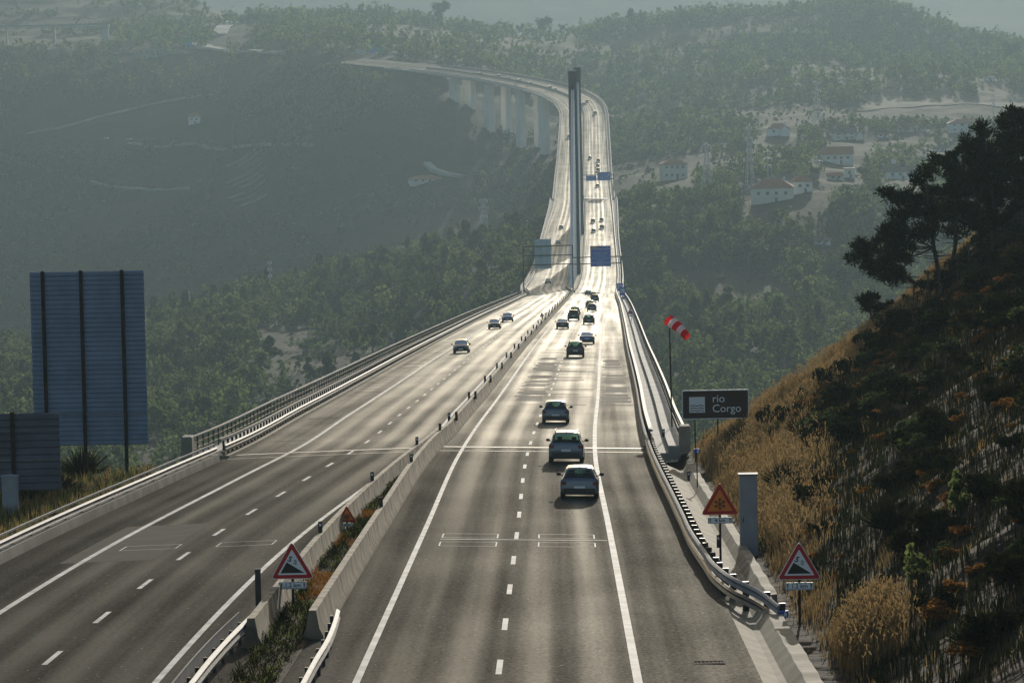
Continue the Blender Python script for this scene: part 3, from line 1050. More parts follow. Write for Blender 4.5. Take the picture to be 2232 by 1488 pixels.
def bridge_rail(s):
    q0 = 210 if s > 0 else 207
    q1 = 2562
    side = "right" if s > 0 else "left"
    base = at(q0, rail_o(q0, s))
    # inner crash barrier
    t = thing("guardrail", "steel crash barrier with bright top tube on the %s edge of the viaduct carriageway" % side, "guardrail", base, group="viaduct crash barriers")
    qs = qgrid(q0, q1)
    mb = MB(); sweep_world(mb, qs, lambda q: wbeam(rail_o(q, s) - s * .08, .62, -s)); in_parent(mb, base, "beam", M['steel'], t, 40)
    mb = MB()
    def top(q):
        o = rail_o(q, s) + s * .18
        k = .11 if s > 0 else .06
        return [(o - k, .98), (o - k, 1.12), (o + k, 1.12), (o + k, .98)]
    sweep_world(mb, qs, top); in_parent(mb, base, "top_tube", M['steel'], t)
    mb = MB()
    sweep_world(mb, qs, lambda q: [(rail_o(q, s) + s * .1 - .05, .3), (rail_o(q, s) + s * .1 - .05, .42), (rail_o(q, s) + s * .1 + .05, .42), (rail_o(q, s) + s * .1 + .05, .3)])
    in_parent(mb, base, "lower_tube", M['darksteel'], t)
    mb = MB()
    sweep_world(mb, qs, lambda q: [(rail_o(q, s) - .25, -.02), (rail_o(q, s) - .25, .16), (rail_o(q, s) + .3, .16), (rail_o(q, s) + .3, -.02)])
    in_parent(mb, base, "kerb", M['walk'], t)
    posts_along(t, base, q0 + 1, 1000, 2.0, lambda q: (rail_o(q, s) + s * .12, .0, 1.0), (.12, .16), M['darksteel'])
    # outer parapet railing
    ob = lambda q: s * (half_w(q, s) - .25)
    base = at(q0, ob(q0))
    t = thing("bridge_railing", "dark three-rail parapet railing on the outer %s edge of the viaduct" % side, "railing", base, group="viaduct parapet railings")
    for name, z, w, h in (("top_rail", 1.18, .16, .09), ("middle_rail", .8, .07, .07), ("lower_rail", .45, .07, .07)):
        mb = MB()
        for a, b in ((q0, 1661), (1663, q1)):
            sweep_world(mb, qgrid(a, b), lambda q: [(ob(q) - w / 2, z), (ob(q) - w / 2, z + h), (ob(q) + w / 2, z + h), (ob(q) + w / 2, z)])
        in_parent(mb, base, name, M['steel'] if z > 1 else M['darksteel'], t)
    posts_along(t, base, q0 + 1, 1000, 2.5, lambda q: (ob(q), .1, 1.2), (.08, .12), M['darksteel'])
    mb = MB()
    for a, b in ((1004, 1661), (1663, q1)):
        sweep_world(mb, qgrid(a, b), lambda q: [(ob(q) - .22, .0), (ob(q) - .22, .55), (ob(q) + .2, .55), (ob(q) + .2, .0)])
    in_parent(mb, base, "parapet_upstand", M['pale'], t)
    # concrete end pillar
    P = at(q0 - .6, ob(q0) + s * .05, .62)
    c = thing("end_pillar", "pale concrete pillar ending the %s parapet railing" % side, "pillar", at(q0 - .6, ob(q0), -.1), group="parapet end pillars")
    mb = MB()
    w, d, h = .62, 1.3, 1.5
    mb.rings([[(-w / 2, -d / 2, 0), (w / 2, -d / 2, 0), (w / 2, d / 2, 0), (-w / 2, d / 2, 0)], [(-w / 2, -d / 2, h - .06), (w / 2, -d / 2, h - .06), (w / 2, d / 2, h - .06), (-w / 2, d / 2, h - .06)],
              [(-w / 2 + .06, -d / 2 + .06, h), (w / 2 - .06, -d / 2 + .06, h), (w / 2 - .06, d / 2 - .06, h), (-w / 2 + .06, d / 2 - .06, h)]])
    obj("shaft", mb, M['concrete'], c)


bridge_rail(1); bridge_rail(-1)


def polyrail(name, label, cat, pts, prof, post_step, post, group=None, mat_=None, extra=None, beam='beam', pmat=None):
    """a guardrail along a 3-D polyline; prof is (outward, up) offsets, outward to the right of travel"""
    P = np.array(pts, float)
    d = np.concatenate([[0], np.cumsum(np.linalg.norm(np.diff(P, axis=0), axis=1))])
    n = max(8, int(d[-1] / .7))
    s = np.linspace(0, d[-1], n)
    f = [pchip(list(zip(d, P[:, k]))) for k in range(3)]
    C = np.stack([g(s) for g in f], 1)
    T = np.gradient(C, axis=0); T[:, 2] = 0; T /= np.linalg.norm(T, axis=1)[:, None]
    N = np.stack([T[:, 1], -T[:, 0], np.zeros(n)], 1)
    base = C[0]
    t = thing(name, label, cat, base, group=group)
    mb = MB()
    mb.rings([[C[i] + N[i] * a + np.array([0, 0, b]) - base for a, b in prof] for i in range(n)])
    obj(beam, mb, mat_ or M['steel'], t, 40)
    if extra:
        for nm, pr, m_ in extra:
            mb = MB()
            mb.rings([[C[i] + N[i] * a + np.array([0, 0, b]) - base for a, b in pr] for i in range(n)])
            obj(nm, mb, m_, t, 40)
    k = 0
    step = max(1, int(round(post_step / (s[1] - s[0]))))
    for i in range(1, n, step):
        a, z0, z1, w, dp = post
        h = math.atan2(-T[i, 0], T[i, 1])
        c = MB().box((0, 0, 0), (w, dp, z1 - z0))
        c2 = obj("post", c, pmat or M['darksteel'], t)
        c2.location = tuple(C[i] + N[i] * a + np.array([0, 0, (z0 + z1) / 2]) - base); c2.rotation_euler = (0, 0, h)
        k += 1
        if k >= 98: break
    return t


def build_near_rails():
    # right verge: steel beam on dark blocks, swept away from the road at its near end
    pts = []
    for x, y in ((1696, 1299), (1650, 1283), (1605, 1266), (1565, 1242), (1535, 1205)):
        q, o = road_hit(x, y, .62 if y > 0 else 0, 95, 260)
        pts.append(at(q, o, 0.0))
    for q in (140, 150, 165, 180, 195, 206, 214):
        pts.append(at(q, rail_o(q, 1) - .05, 0))
    pts[0][2] -= .42; pts[1][2] -= .2; pts[2][2] -= .06
    W = wbeam(0, .62, -1)
    polyrail("guardrail", "steel guardrail beside the right shoulder whose near end bends away into the verge", "guardrail", pts, W, 2.0, (.26, -.45, .72, .2, .12), extra=[("lower_beam", wbeam(.0, .2, -1), M['darksteel'])])
    # left verge: beam and tube above a low concrete wall
    ql = np.arange(84, 210, 6.0)
    pts = [at(q, rail_o(q, -1), 0) for q in ql]
    polyrail("guardrail", "steel guardrail on a low concrete wall in front of the large sign backs", "guardrail", pts, wbeam(0.02, .66, 1), 4.0, (-.16, 0, .8, .12, .1),
             extra=[("top_tube", [(-.14, .94), (-.14, 1.02), (-.06, 1.02), (-.06, .94)], M['steel']),
                    ("low_wall", [(-.3, -.3), (-.3, .42), (.14, .42), (.2, .0), (.2, -.3)], M['concrete'])])
    # rail ends in the median, nearest the camera
    pts = []
    for x, y, z in ((372, 1500, .7), (430, 1436, .7), (480, 1382, .7), (522, 1342, .72)):
        q, o = road_hit(x, y, z, 84, 260); pts.append(at(q, o, 0))
    q, o = 84, pts[0]
    polyrail("guardrail", "double-sided steel guardrail running into the end of the left median barrier", "guardrail", pts, wbeam(0, .66, -1), 2.4, (.18, -.3, .66, .1, .08),
             extra=[("lower_tube", [(.3, .3), (.3, .36), (.36, .36), (.36, .3)], M['steel']), ("rear_beam", wbeam(.4, .6, 1), M['steel'])])
    pts = []
    for x, y, z in ((655, 1505, .7), (688, 1450, .7), (715, 1400, .7), (731, 1360, .74), (737, 1328, .8)):
        q, o = road_hit(x, y, z, 84, 260); pts.append(at(q, o, 0))
    polyrail("guardrail", "bright curved steel guardrail ending at the right median barrier", "guardrail", pts, wbeam(0, .7, 1), 2.2, (-.16, -.3, .74, .1, .08))


build_near_rails()


def build_gutter():
    """concrete drain beside the right shoulder with a scalloped outer lip"""
    R = []
    mb = MB()
    qs = np.concatenate([np.arange(70, 123, .6), np.arange(123, 196, 1.2)])
    for i, q in enumerate(qs):
        o = oR(q) + 3.77 + 3.05 - .05
        w = .04 * math.sin(i * 1.7)
        big = q < 122
        lip = .3 + (.03 if (int(q / 2.4) % 2) else 0) + w * .5
        g = 1.0 if big else .75
        o2 = o if big else o + .75
        R.append([at(q, o2, -.02), at(q, o2 + .25 * g, -.10), at(q, o2 + .95 * g, -.34), at(q, o2 + 1.15 * g, -.3), at(q, o2 + 1.5 * g, lip - .28), at(q, o2 + 1.95 * g, lip - .26), at(q, o2 + 2.0 * g, -.8), at(q, o2, -.8)])
    mb.rings(R)
    kind(obj("drainage_path", mb, M['walk'], smooth=30), "structure")
    q, o = road_hit(1545, 1444, 0, 80, 200)
    P = at(q, o, .015)
    t = thing("drain_grate", "narrow dark drain grate set in the right shoulder near the concrete gutter", "drain", P, head(q))
    mb = MB()
    for a in (-.42, .42): mb.box((a, 0, 0), (.05, .5, .03))
    for b in (-.24, .24): mb.box((0, b, 0), (.79, .04, .03))
    obj("frame", mb, M['rust'], t)
    mb = MB()
    for k in range(7): mb.box((-.33 + k * .11, 0, -.003), (.04, .43, .02))
    obj("bars", mb, M['rust'], t)
    # soil strip of the median, a little below the road
    mb = MB()
    qs = qgrid(60, MERGE - 6)
    sweep_world(mb, qs, lambda q: [(float(LB(max(q, 100))) + .1, .04), ((float(LB(max(q, 100))) + oR(q) + float(RB(q))) / 2, .12), (oR(q) + float(RB(q)) - .1, .04)], closed=False)
    kind(obj("median_ground", mb, mat("median_soil", (.03, .022, .014), .95, spec=.1, col2=(.085, .052, .025), scale=1.6, bump=.5, bscale=5)), "structure")


build_gutter()

# ------------------------------------------------------------------ lettering
def text_mesh(txt, size, align='CENTER', bold=0.0):
    cu = bpy.data.curves.new("lettering", 'FONT')
    cu.body = txt; cu.size = size; cu.align_x = align; cu.align_y = 'CENTER'
    cu.extrude = .002; cu.offset = bold; cu.resolution_u = 4
    o = bpy.data.objects.new("lettering", cu); COL.objects.link(o)
    me = bpy.data.meshes.new_from_object(o.evaluated_get(bpy.context.evaluated_depsgraph_get()))
    bpy.data.objects.remove(o); bpy.data.curves.remove(cu)
    return me


def lettering(parent, txt, x, y, z, size, mat_, align='CENTER', bold=0.0, name="lettering", rot=0.0):
    """upright text facing -Y"""
    me = text_mesh(txt, size, align, bold)
    me.materials.clear(); me.materials.append(mat_)
    o = link(name, me, parent)
    o.location = (x, y, z); o.rotation_euler = (math.radians(90), rot, 0)
    return o


def rpoly(pts, r, n=5):
    """rounded polygon"""
    out = []
    P = [np.array(p, float) for p in pts]
    for i in range(len(P)):
        a, b, c = P[i - 1], P[i], P[(i + 1) % len(P)]
        u = (a - b) / np.linalg.norm(a - b); w = (c - b) / np.linalg.norm(c - b)
        ang = math.acos(np.clip(u @ w, -1, 1)); d = r / math.tan(ang / 2)
        p0 = b + u * d; p1 = b + w * d
        for k in range(n + 1):
            t = k / n
            out.append(tuple((1 - t)**2 * p0 + 2 * t * (1 - t) * b + t * t * p1))
    return out


def tri(s, zc=0.0):
    """equilateral triangle of side s centred on its centroid"""
    h = s * math.sqrt(3) / 2
    return [(-s / 2, zc - h / 3), (s / 2, zc - h / 3), (0, zc + 2 * h / 3)]


def plate(poly, y0, th): return MB().prism(poly, y0, y0 + th)


def warning_sign(P, rz, label, side, zc, plate_txt, kindof, group, small=False, postdown=0.4):
    t = thing("warning_sign", label, "road sign", P, rz, group)
    h = side * math.sqrt(3) / 2
    obj("post", MB().tube((0, .06, -postdown), (0, .06, zc + h * .5), .045, n=10), M['rust'] if not small else M['darksteel'], t)
    sn = kindof == 'snow'
    pn = obj("sign_panel", plate(rpoly(tri(side, zc), side * .065), 0, .02), M['orange'] if sn else M['white'], t)
    if not sn:
        obj("border", plate(rpoly(tri(side * .955, zc), side * .055), -.005, .005), M['red'], pn)
        obj("sign_field", plate(rpoly(tri(side * .67, zc), side * .012), -.010, .005), M['white'], pn)
    else:
        obj("border", plate(rpoly(tri(side * .93, zc), side * .03), -.005, .005), M['red'], pn)
        obj("sign_field", plate(rpoly(tri(side * .66, zc), side * .01), -.010, .005), M['orange'], pn)
    if kindof == 'slope':
        a = side * .27; zb = zc - side * .155
        obj("slope_symbol", plate([(-a, zb), (a, zb + .004), (-a * .46, zb + a * .93)], -.015, .005), M['black'], pn)
        if not small:
            lettering(pn, "5", -side * .048, -.017, zc + side * .16, side * .18, M['black'], bold=.004 * side, rot=math.radians(27))
            lettering(pn, "%", side * .07, -.017, zc + side * .085, side * .14, M['black'], rot=math.radians(27))
    elif kindof == 'snow':
        mb = MB(); r = side * .15; z0 = zc - side * .005
        for k in range(6):
            an = math.radians(60 * k + 30)
            d = np.array([math.cos(an), 0, math.sin(an)]); n = np.array([-d[2], 0, d[0]])
            o = np.array([0, -.013, z0])
            mb.tube(o, o + d * r, side * .011, n=5)
            for f in (.5, .78):
                for s in (-1, 1):
                    mb.tube(o + d * r * f, o + d * r * (f + .22) + n * s * r * .26, side * .0085, n=5)
        obj("snowflake_symbol", mb, M['black'], pn)
    if plate_txt:
        w = side * .64; hh = side * .165; z0 = zc - h / 3 - side * .045 - hh / 2 - side * .02
        rect = [(-w / 2, z0 - hh / 2), (w / 2, z0 - hh / 2), (w / 2, z0 + hh / 2), (-w / 2, z0 + hh / 2)]
        dp = obj("distance_plate", plate(rpoly(rect, hh * .22), 0, .02), M['white'], t)
        rim = MB()
        r_out = rpoly([(a * .97, z0 + (b - z0) * .9) for a, b in rect], hh * .2); r_in = rpoly([(a * .94, z0 + (b - z0) * .78) for a, b in rect], hh * .18)
        n = len(r_out)
        for i in range(n):
            j = (i + 1) % n
            rim.face([(r_out[i][0], -.003, r_out[i][1]), (r_out[j][0], -.003, r_out[j][1]), (r_in[j][0], -.003, r_in[j][1]), (r_in[i][0], -.003, r_in[i][1])])
        obj("plate_border", rim, M['black'], dp)
        if not small:
            lettering(dp, plate_txt, 0, -.003, z0, hh * .82, M['black'], bold=.002)
            for s in (-1, 1):
                x = s * w * .405
                ar = MB().box((x, -.004, z0 - hh * .06), (hh * .11, .004, hh * .5))
                ar.prism([(x - hh * .15, z0 + hh * .12), (x + hh * .15, z0 + hh * .12), (x, z0 + hh * .38)], -.008, -.004)
                obj("arrow_symbol", ar, M['black'], dp)
        for s in (-.13, .13):
            dp2 = MB().box((s * side, .03, z0), (.03, .03, hh * 1.2))
            obj("bracket", dp2, M['steel'], t)
    return t


def place_px(px, py_base, y0=90, y1=400):
    return ground_hit(px, py_base, y0, y1)


def size_m(npx, P): return npx * P[1] / FPX


def build_signs():
    # --- the slope signs and the snow signs: position from depth, height from the photograph's proportions
    def sign_at(px_c, top, bot, wpx, Y, zground, **k):
        # panel triangle: centroid a third above the base
        s = wpx * Y / FPX
        P = unproj(px_c, bot - (bot - top) / 3.0, Y)
        return P, s
    # left slope sign in the median
    Y = 116.0
    P, s = sign_at(637, 1176, 1262, 97, Y, 0)
    g = at(Y, 0)[2] - .05
    warning_sign((P[0], P[1], g), 0, "triangular five per cent slope sign standing in the planted median", s, P[2] - g, "1.2 km", 'slope', "slope warning signs")
    # right slope sign on the bank
    Y = 116.0
    P, s = sign_at(1742, 1175, 1264, 99, Y, 0)
    g = float(gz(P[0], P[1]))
    warning_sign((P[0], P[1], g), 0, "triangular five per cent slope sign standing on the dry grass bank", s, P[2] - g, "1.2 km", 'slope', "slope warning signs")
    Y = 147.0
    P, s = sign_at(756, 1101, 1137, 43, Y, 0)
    g = at(Y, 0)[2] - .05
    warning_sign((P[0], P[1], g), 0, "small orange snowflake warning sign in the planted median", s, P[2] - g, "4 km", 'snow', "snow warning signs")
    Y = 137.0
    P, s = sign_at(1569, 1050, 1121, 84, Y, 0)
    g = float(gz(P[0], P[1]))
    warning_sign((P[0], P[1], g), 0, "orange snowflake warning sign behind the right guardrail beside the grey cabinet", s, P[2] - g, "4 km", 'snow', "snow warning signs")
    # far slope sign at the right of the viaduct, and one on the barrier
    q, o = road_hit(1376, 712, 0, 400, 800)
    q = 560
    P = unproj(1376, 679, float(AY[np.abs(AQ - q).argmin()]))
    g = at(q, 0)[2]
    warning_sign((P[0], P[1], g), 0, "distant triangular slope sign beside the right parapet of the viaduct", size_m(20, P), P[2] - g, "1.2 km", 'slope', "slope warning signs", True)
    q = 590
    P = unproj(1181, 686, q)
    g = at(q, 0)[2] + .8
    warning_sign((P[0], P[1], g), 0, "tiny dark triangular sign on the long median barrier", size_m(10, P), P[2] - g, "1.2 km", 'slope', "slope warning signs", True)

    # --- brown river sign
    Y = 203.0
    A = unproj(1487, 914, Y); B = unproj(1632, 848, Y)
    w = B[0] - A[0]; h = B[2] - A[2]
    P0 = np.array([(A[0] + B[0]) / 2, Y, float(gz((A[0] + B[0]) / 2, Y))])
    t = thing("river_sign", "brown sign reading rio Corgo on three posts above the dry grass", "road sign", P0)
    z0 = A[2] - P0[2]; zc = z0 + h / 2
    tilt = -.012
    pn = obj("sign_panel", plate(rpoly([(-w / 2, z0), (w / 2, z0), (w / 2, z0 + h), (-w / 2, z0 + h)], .12), 0, .03), M['white'], t)
    e = .05
    obj("sign_field", plate(rpoly([(-w / 2 + e, z0 + e), (w / 2 - e, z0 + e), (w / 2 - e, z0 + h - e), (-w / 2 + e, z0 + h - e)], .09), -.006, .006), M['brown'], pn)
    sq = h * .54; xs = -w * .275; zs = zc
    sym = obj("river_symbol", plate([(xs - sq / 2, zs - sq / 2), (xs + sq / 2, zs - sq / 2), (xs + sq / 2, zs + sq / 2), (xs - sq / 2, zs + sq / 2)], -.012, .006), M['white'], pn)
    mb = MB()
    for k in range(3):
        zz = zs - sq * (.06 + .16 * k)
        top = []; bot = []
        for i in range(25):
            u = i / 24
            x = xs - sq * .44 + sq * .88 * u
            dz = math.cos(u * 4 * math.pi) * -sq * .028
            top.append((x, zz + dz + sq * .026)); bot.append((x, zz + dz - sq * .026))
        for i in range(24):
            mb.face([(top[i][0], -.015, top[i][1]), (bot[i][0], -.015, bot[i][1]), (bot[i + 1][0], -.015, bot[i + 1][1]), (top[i + 1][0], -.015, top[i + 1][1])])
    obj("wave_lines", mb, M['black'], sym)
    lettering(pn, "rio", -w * .05, -.009, zc + h * .19, h * .38, M['white'], 'LEFT', .0)
    lettering(pn, "Corgo", -w * .05, -.009, zc - h * .15, h * .38, M['white'], 'LEFT', .0)
    for x in (-.31, .03, .36):
        px_ = x * w
        gzz = float(gz(P0[0] + px_, Y)) - P0[2]
        obj("post", MB().box((px_, .08, (gzz - .4 + z0 + h) / 2), (.07, .1, z0 + h - gzz + .4)), M['rust'], t)

    # --- backs of two large signs on the left verge
    def sign_back(x0, x1, y0, y1, Y, posts, ribs, seams, label, ybase, dark=False):
        A = unproj(x0, y1, Y); B = unproj(x1, y0, Y)
        w = B[0] - A[0]; h = B[2] - A[2]
        cx = (A[0] + B[0]) / 2
        g = float(gz(cx, Y))
        t = thing("large_direction_sign", label, "road sign", (cx, Y, g), 0, "backs of large direction signs")
        z0 = A[2] - g
        mb = MB().box((0, 0, z0 + h / 2), (w, .03, h))
        pn = obj("sign_panel", mb, M['signback2'] if dark else M['signback'], t)
        step = h / ribs
        for k in range(ribs):
            zz = z0 + step * (k + .5)
            m2 = MB().prism([(0, 0), (1, 0), (1, 1), (0, 1)], 0, 1)
            # trapezoid aluminium plank ridge
            d = .05
            m2 = MB(); 
            for (za, ya), (zb_, yb) in (((-.46, 0), (-.3, -d)), ((-.3, -d), (.3, -d)), ((.3, -d), (.46, 0))):
                m2.face([(-w / 2, ya - .016, zz + za * step), (w / 2, ya - .016, zz + za * step), (w / 2, yb - .016, zz + zb_ * step), (-w / 2, yb - .016, zz + zb_ * step)])
            obj("plank", m2, M['signback2'] if dark else M['signback'], pn)
        for sz in seams:
            obj("seam_bar", MB().box((0, -.09, z0 + h * sz), (w, .03, .05)), M['steel'], pn)
        for fx in posts:
            x = (fx - .5) * w
            gg = float(gz(cx + x, Y)) - g
            zt = z0 + h + .05
            mb = MB().box((x, -.19, (zt + gg - .5) / 2), (.2, .03, zt - gg + .5)); mb.box((x, -.11, (zt + gg - .5) / 2), (.03, .14, zt - gg + .5))
            mb.box((x, -.1, zt), (.2, .2, .04))
            obj("post", mb, M['rust'], t)
        return t
    sign_back(76, 313, 589, 972, 200.0, (.115, .45, .81), 37, (.18,), "tall blue-grey ribbed back of a large direction sign on three dark posts", 1000)
    sign_back(-105, 129, 899, 1072, 176.0, (.12, .575), 11, (.78, .4), "lower dark ribbed sign back cut by the left edge of the picture", 1110, True)
    # small box behind the lower sign: a cabinet on the verge
    Y = 173.0
    P = unproj(24, 1118, Y); g = float(gz(P[0], Y))
    t = thing("roadside_cabinet", "blue-grey metal cabinet under the lower sign back at the left edge", "cabinet", (P[0], Y, g), 0)
    hh = unproj(24, 1038, Y)[2] - g
    obj("body", MB().box((0, 0, hh / 2), (.74, .4, hh)), M['panelgrey'], t)
    obj("lid", MB().prism([(-.42, hh), (.42, hh), (.42, hh + .05), (0, hh + .09), (-.42, hh + .05)], -.25, .25), M['panelgrey'], t)
    obj("door", MB().box((0, -.21, hh * .5), (.62, .02, hh * .8)), M['panelgrey'], t)

    # --- tall grey cabinet on the right bank
    Y = 142.0
    A = unproj(1612, 1150, Y); B = unproj(1650, 1034, Y)
    cx = (A[0] + B[0]) / 2; w = B[0] - A[0]
    g = float(gz(cx, Y)) - .3
    t = thing("roadside_cabinet", "tall grey metal cabinet with a bright lid on the dry grass bank", "cabinet", (cx, Y, g), 0)
    hh = B[2] - g
    obj("body", MB().box((0, 0, hh / 2), (w * .96, .5, hh)), M['panelgrey'], t)
    obj("lid", MB().prism([(-w / 2 - .03, hh), (w / 2 + .03, hh), (w / 2 + .03, hh + .06), (-w / 2 - .03, hh + .06)], -.3, .3), M['steel'], t)
    dr = obj("door", MB().box((0, -.26, hh * .52), (w * .84, .02, hh * .85)), M['panelgrey'], t)
    obj("handle", MB().box((-w * .3, -.285, hh * .5), (.03, .03, .16)), M['darksteel'], dr)

    # --- dark square post in the median
    Y = 113.0
    P = unproj(566, 1400, Y); g = at(Y, 0)[2] - .1
    zt = unproj(566, 1240, Y)[2]; zm = unproj(566, 1335, Y)[2]
    t = thing("marker_post", "tall dark square marker post at the end of the left median barrier", "post", (P[0], Y, g))
    obj("shaft", MB().box((0, 0, (zm - g) / 2), (.1, .1, zm - g)), M['rust'], t)
    obj("board", MB().box((0, -.04, (zt + zm) / 2 - g), (.18, .06, zt - zm)), M['darksteel'], t)
    obj("cap", MB().box((0, -.04, zt - g + .01), (.2, .08, .03)), M['steel'], t)

    # --- little blue arrow plates on thin posts
    def blue_post(px, ytop, ybase, Y, label):
        P = unproj(px, ytop, Y); g = float(gz(P[0], Y)) - .1
        t = thing("marker_post", label, "marker post", (P[0], Y, g), .25, "small blue marker plates")
        z = P[2] - g
        obj("post", MB().tube((0, .03, 0), (0, .03, z), .03, n=8), M['rust'], t)
        pn = obj("plate", MB().box((0, 0, z - .1), (.3, .02, .22)), M['blue'], t)
        obj("arrow_symbol", plate([(-.02, z - .18), (.12, z - .18), (.08, z - .03), (.03, z - .03)], -.016, .006), M['white'], pn)
    blue_post(1708, 1331, 1415, 115.0, "small blue plate on a thin post left of the right-hand slope sign")
    blue_post(1519, 978, 1020, 178.0, "small blue plate on a thin post in the grass under the river sign")

    # --- black and white verge markers
    def verge(px, ytop, ybase, Y, label, w=.13):
        P = unproj(px, ybase, Y); g = P[2]
        h = unproj(px, ytop, Y)[2] - g
        t = thing("reflector_post", label, "reflector post", (P[0], Y, g - .05), 0, "verge reflector posts")
        mb = MB().prism([(-w / 2, 0), (w / 2, 0), (w / 2, h), (-w / 2, h - .04)], -.04, .04)
        obj("post", mb, M['plastic'], t)
        obj("reflector", MB().box((0, -.044, h * .68), (w * .5, .008, h * .2)), M['white'], t)
    verge(1501, 1022, 1046, 170, "dark reflector post with a white patch in the grass beside the upper right guardrail")
    verge(1566, 1160, 1190, 138, "dark reflector post behind the right-hand snow sign's pole")
    verge(1778, 1462, 1496, 106, "dark reflector post low in the tall pale grass at the bottom edge")
    verge(635, 1434, 1466, 104, "short dark reflector post on the ground at the near end of the median", .16)
    verge(434, 1440, 1490, 103, "dark blue reflector post beside the lower left guardrail end", .2)
    verge(1446, 932, 950, 208, "short dark reflector post on the viaduct walkway by the right end pillar", .16)
    verge(302, 1010, 1035, 203, "short dark post in the verge right of the tall sign back", .16)

    # --- windsock
    q = 232.0
    Y = 232.0
    Pt = unproj(1459, 712, Y); Pb = unproj(1465, 925, Y)
    t = thing("windsock", "red and white striped windsock on a tall thin dark pole", "windsock", Pb)
    top = Pt - Pb + np.array([0, 0, .35])
    obj("pole", MB().tube((0, 0, -1.2), top, .05, .04, 8), M['rust'], t)
    S0 = unproj(1456, 697, Y) - Pb; S1 = unproj(1498, 734, Y - .9) - Pb
    ax = S1 - S0; L = np.linalg.norm(ax); ax /= L
    a = np.cross(ax, [0, 0, 1.0]); a /= np.linalg.norm(a); b = np.cross(ax, a)
    prof = [(0, .34), (.22, .37), (.42, .335), (.62, .3), (.82, .27), (1.0, .25)]
    sag = lambda u: np.array([0, 0, .1 * math.sin(u * math.pi)])
    rings = []
    for u in np.linspace(0, 1, 21):
        r = np.interp(u, [p[0] for p in prof], [p[1] for p in prof])
        c = S0 + ax * L * u + sag(u)
        rings.append([c + r * (math.cos(k * math.pi / 8) * a + math.sin(k * math.pi / 8) * b) for k in range(16)])
    sock = thing_part = None
    for k in range(5):
        mb = MB().rings(rings[k * 4:k * 4 + 5], True, False)
        c = obj("sock_band", mb, M['sockred'] if k % 2 == 0 else M['sockwhite'], t, True)
        if k % 2: c["label"] = "white band"
        else: c["label"] = "red band"
    obj("hoop", MB().tube(S0 + np.array([0, 0, 0]) - a * .35, S0 + a * .35, .03), M['darksteel'], t)

    # --- blue emergency phone signs at the viaduct's start
    def info(px, top, bot, wpx, Y, label, phone):
        P = unproj(px, bot, Y); w = wpx * Y / FPX; h = unproj(px, top, Y)[2] - P[2]
        g = at(Y, 0)[2]
        t = thing("information_sign", label, "road sign", (P[0], Y, g), 0, "blue roadside service signs")
        z0 = P[2] - g
        obj("post", MB().tube((0, .08, 0), (0, .08, z0 + h), .06, n=8), M['darksteel'], t)
        pn = obj("sign_panel", plate(rpoly([(-w / 2, z0), (w / 2, z0), (w / 2, z0 + h), (-w / 2, z0 + h)], w * .06), 0, .04), M['blue'], t)
        f = .32
        zc = z0 + h * .55
        fd = obj("sign_field", plate([(-w * f, zc - w * f), (w * f, zc - w * f), (w * f, zc + w * f), (-w * f, zc + w * f)], -.01, .01), M['white'], pn)
        if phone:
            # handset
            mb = MB()
            pts = [(-.2, .18), (-.22, 0), (-.12, -.14), (.05, -.2), (.2, -.19)]
            for i in range(4):
                mb.tube((pts[i][0] * w, -.03, zc + pts[i][1] * w), (pts[i + 1][0] * w, -.03, zc + pts[i + 1][1] * w), .045 * w, n=6)
            obj("handset_symbol", mb, M['black'], fd)
        else:
            mb = MB()
            mb.box((-.12 * w, -.02, zc), (.14 * w, .01, .36 * w)); mb.box((.14 * w, -.02, zc - .02 * w), (.1 * w, .01, .3 * w)); mb.box((.05 * w, -.02, zc + .12 * w), (.22 * w, .01, .04 * w))
            obj("pump_symbol", mb, M['blue'], fd)
        return t
    info(1351, 617, 634, 14, 1010.0, "farther blue square service sign at the right edge where the viaduct bends", False)
    info(1357, 625, 644, 13, 880.0, "nearer blue telephone sign at the right edge where the viaduct bends", True)
    Y = 840.0
    P = unproj(1359, 650, Y); g = at(Y, 0)[2]
    t = thing("information_sign", "small blue and white plate just below the blue telephone sign", "road sign", (P[0], Y, g), 0, "blue roadside service signs")
    z = P[2] - g
    obj("post", MB().tube((0, .08, 0), (0, .08, z + .2), .05, n=8), M['darksteel'], t)
    obj("sign_panel", MB().box((0, 0, z + .2), (.8, .04, .36)), M['blue'], t)
    obj("plate", MB().box((0, 0, z - .2), (.8, .04, .36)), M['white'], t)


